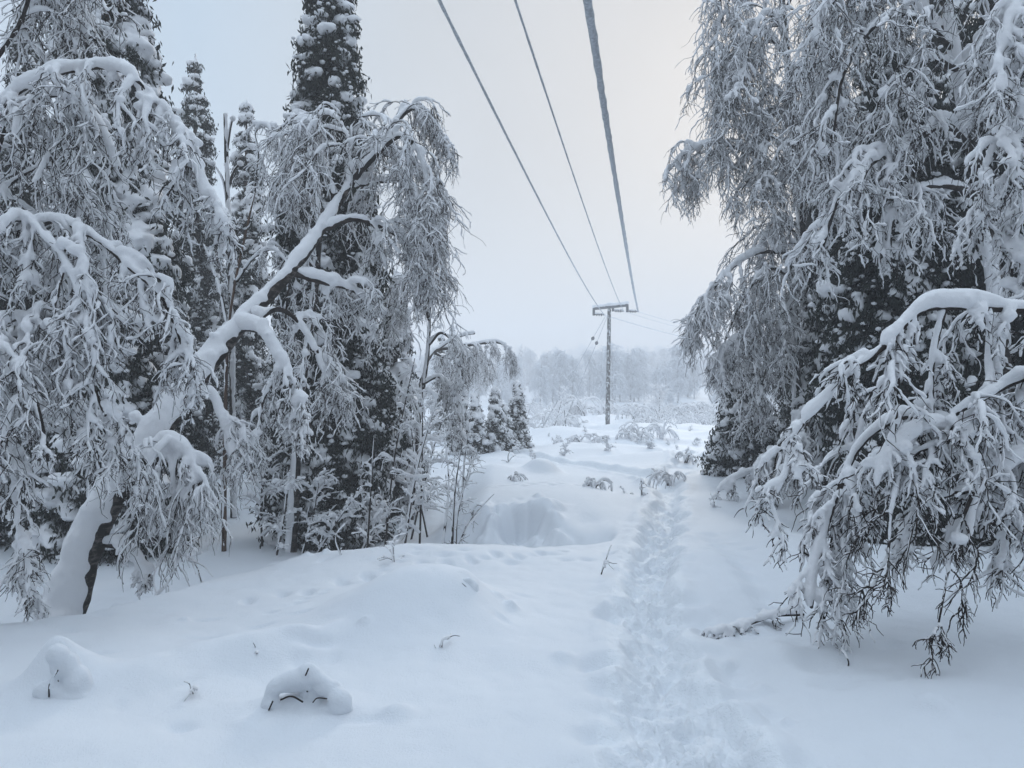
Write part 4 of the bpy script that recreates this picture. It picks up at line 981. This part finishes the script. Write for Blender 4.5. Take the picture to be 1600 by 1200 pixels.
for e, (u1, v1), lab in zip(ends, ((1110, 535.5), (1110, 522), (1110, 515)), ('lowest pale line running from the pole into the right wood', 'middle pale line running from the pole into the right wood', 'upper pale line running from the pole into the right wood')):
    q = P(u1, v1, 74); f = np.linspace(0, 1.6, 60)[:, None]; ln = e + (q - e) * f; ln[:, 2] += .5 * ((f - .5) ** 2 - .25)[:, 0]
    mb = MB(); tubes(mb, ln, np.full(60, .04 if 'lowest' in lab else .025), 8, True, rough=.1); o = mb.build('power_line', M['snow'])
    tag(o, lab, 'power line', 'lines leaving the pole to the right')
for i, (u1, v1, ut, vt, lab) in enumerate(((845, 668, 946, 494, 'left guy wire of the pole with its slanted ground stake'), (877, 672, 949, 494, 'right guy wire of the pole with its slanted ground stake'))):
    g = on_ground(u1, 48.5); tp = P(ut, vt, 50)
    r = thing('guy_wire', g, lab, 'guy wire', 'guy wires of the pole')
    mb = MB(); tubes(mb, np.linspace(g, tp, 30), np.full(30, .016), 8, True); mb.build('cable', M['wire'], r)
    mb = MB(); tubes(mb, np.linspace(g - (tp - g) * .01, g + (tp - g) * .25, 8), np.full(8, .05), 8, True); mb.build('guard', M['stake'], r)
    c = g + (tp - g) * (.8 - .04 * i); mb = MB(); tubes(mb, np.linspace(c - (tp - g) * .014, c + (tp - g) * .014, 5), np.array([.05, .10, .11, .1, .05]), 10, True); mb.build('insulator', M['steel'], r)

# ---------------------------------------------------------------- air, sky, light, camera
mb = MB(); box(mb, (0, 210, 13), (335, 0, 0), (0, 260, 0), (0, 0, 21))
m = bpy.data.materials.new('fog_air'); m.use_nodes = True; n = m.node_tree.nodes; n.clear()
out = n.new('ShaderNodeOutputMaterial'); pv = n.new('ShaderNodeVolumePrincipled')
pv.inputs['Color'].default_value = (.97, .97, .985, 1); pv.inputs['Density'].default_value = HAZE; pv.inputs['Anisotropy'].default_value = .15
m.node_tree.links.new(pv.outputs['Volume'], out.inputs['Volume'])
hz = mb.build('haze', m, smooth=False); hz['kind'] = 'stuff'; hz['label'] = 'pale freezing fog over the clearing'

W = bpy.data.worlds.new('World'); bpy.context.scene.world = W; W.use_nodes = True
n, l = W.node_tree.nodes, W.node_tree.links; n.clear()
wo = n.new('ShaderNodeOutputWorld'); bg = n.new('ShaderNodeBackground'); bg.inputs['Strength'].default_value = .1
SUN_EL, SUN_AZ = math.radians(20), math.radians(17)      # ahead, a little to the right, veiled by fog
sk = n.new('ShaderNodeTexSky'); sk.sky_type = 'NISHITA'; sk.sun_disc = False; sk.sun_elevation = SUN_EL; sk.sun_rotation = SUN_AZ
sk.air_density = 1.2; sk.dust_density = 1.5
tc = n.new('ShaderNodeTexCoord')
dv = n.new('ShaderNodeVectorMath'); dv.operation = 'DOT_PRODUCT'
dv.inputs[1].default_value = (math.sin(SUN_AZ) * math.cos(SUN_EL), math.cos(SUN_AZ) * math.cos(SUN_EL), math.sin(SUN_EL))
l.new(tc.outputs['Generated'], dv.inputs[0])
rp = n.new('ShaderNodeValToRGB'); e = rp.color_ramp.elements
e[0].position = .15; e[0].color = (.40, .47, .55, 1); e[1].position = 1; e[1].color = (.60, .585, .575, 1); k = e.new(.60); k.color = (.53, .625, .735, 1)
k = e.new(.80); k.color = (.455, .575, .70, 1); k = e.new(.92); k.color = (.545, .575, .605, 1)
l.new(dv.outputs['Value'], rp.inputs['Fac'])
nz = n.new('ShaderNodeTexNoise'); nz.inputs['Scale'].default_value = 2.5; nz.inputs['Detail'].default_value = 3; l.new(tc.outputs['Generated'], nz.inputs['Vector'])
mr = n.new('ShaderNodeMapRange'); mr.inputs['From Min'].default_value = .3; mr.inputs['From Max'].default_value = .7; mr.inputs['To Min'].default_value = 9.3; mr.inputs['To Max'].default_value = 10.7
l.new(nz.outputs['Fac'], mr.inputs['Value'])
sx = n.new('ShaderNodeSeparateXYZ'); l.new(tc.outputs['Generated'], sx.inputs[0])
ze = n.new('ShaderNodeMapRange'); ze.interpolation_type = 'SMOOTHSTEP'                    # an overcast sky is brightest overhead
for kk, vv in (('From Min', .45), ('From Max', .95), ('To Min', 1.0), ('To Max', ZEN)): ze.inputs[kk].default_value = vv
l.new(sx.outputs['Z'], ze.inputs['Value'])
mm = n.new('ShaderNodeMath'); mm.operation = 'MULTIPLY'; l.new(mr.outputs['Result'], mm.inputs[0]); l.new(ze.outputs['Result'], mm.inputs[1])
sc = n.new('ShaderNodeVectorMath'); sc.operation = 'SCALE'; l.new(rp.outputs['Color'], sc.inputs[0]); l.new(mm.outputs[0], sc.inputs['Scale'])
mx = n.new('ShaderNodeMix'); mx.data_type = 'RGBA'; mx.inputs['Factor'].default_value = .92      # cloud veil over the clear sky
l.new(sk.outputs['Color'], mx.inputs['A']); l.new(sc.outputs['Vector'], mx.inputs['B'])
l.new(mx.outputs['Result'], bg.inputs['Color']); l.new(bg.outputs['Background'], wo.inputs['Surface'])

sl = bpy.data.lights.new('sun', 'SUN'); sl.energy = 1.0; sl.angle = math.radians(14); sl.color = (1, .94, .86)
so = bpy.data.objects.new('sun', sl); C.objects.link(so)
from mathutils import Vector
so.rotation_euler = Vector((math.sin(SUN_AZ) * math.cos(SUN_EL), math.cos(SUN_AZ) * math.cos(SUN_EL), math.sin(SUN_EL))).to_track_quat('Z', 'Y').to_euler()

cam = bpy.data.cameras.new('camera'); co = bpy.data.objects.new('camera', cam); C.objects.link(co)
co.location = (0, 0, CZ); co.rotation_euler = (math.pi / 2, 0, 0)
cam.sensor_width = 36; cam.lens = 36 * F / 1600; cam.clip_end = 1000; cam.clip_start = .05
S = bpy.context.scene; S.camera = co
S.view_settings.view_transform = 'Standard'; S.view_settings.look = 'None'; S.view_settings.exposure = EXPO; S.view_settings.gamma = 1
S.render.engine = 'CYCLES'
S.cycles.use_denoising = True; S.cycles.denoiser = 'OPENIMAGEDENOISE'; S.cycles.denoising_input_passes = 'RGB_ALBEDO_NORMAL'
S.cycles.use_adaptive_sampling = True; S.cycles.adaptive_threshold = .015
S.cycles.max_bounces = 8; S.cycles.diffuse_bounces = 3; S.cycles.volume_bounces = 2; S.cycles.glossy_bounces = 2
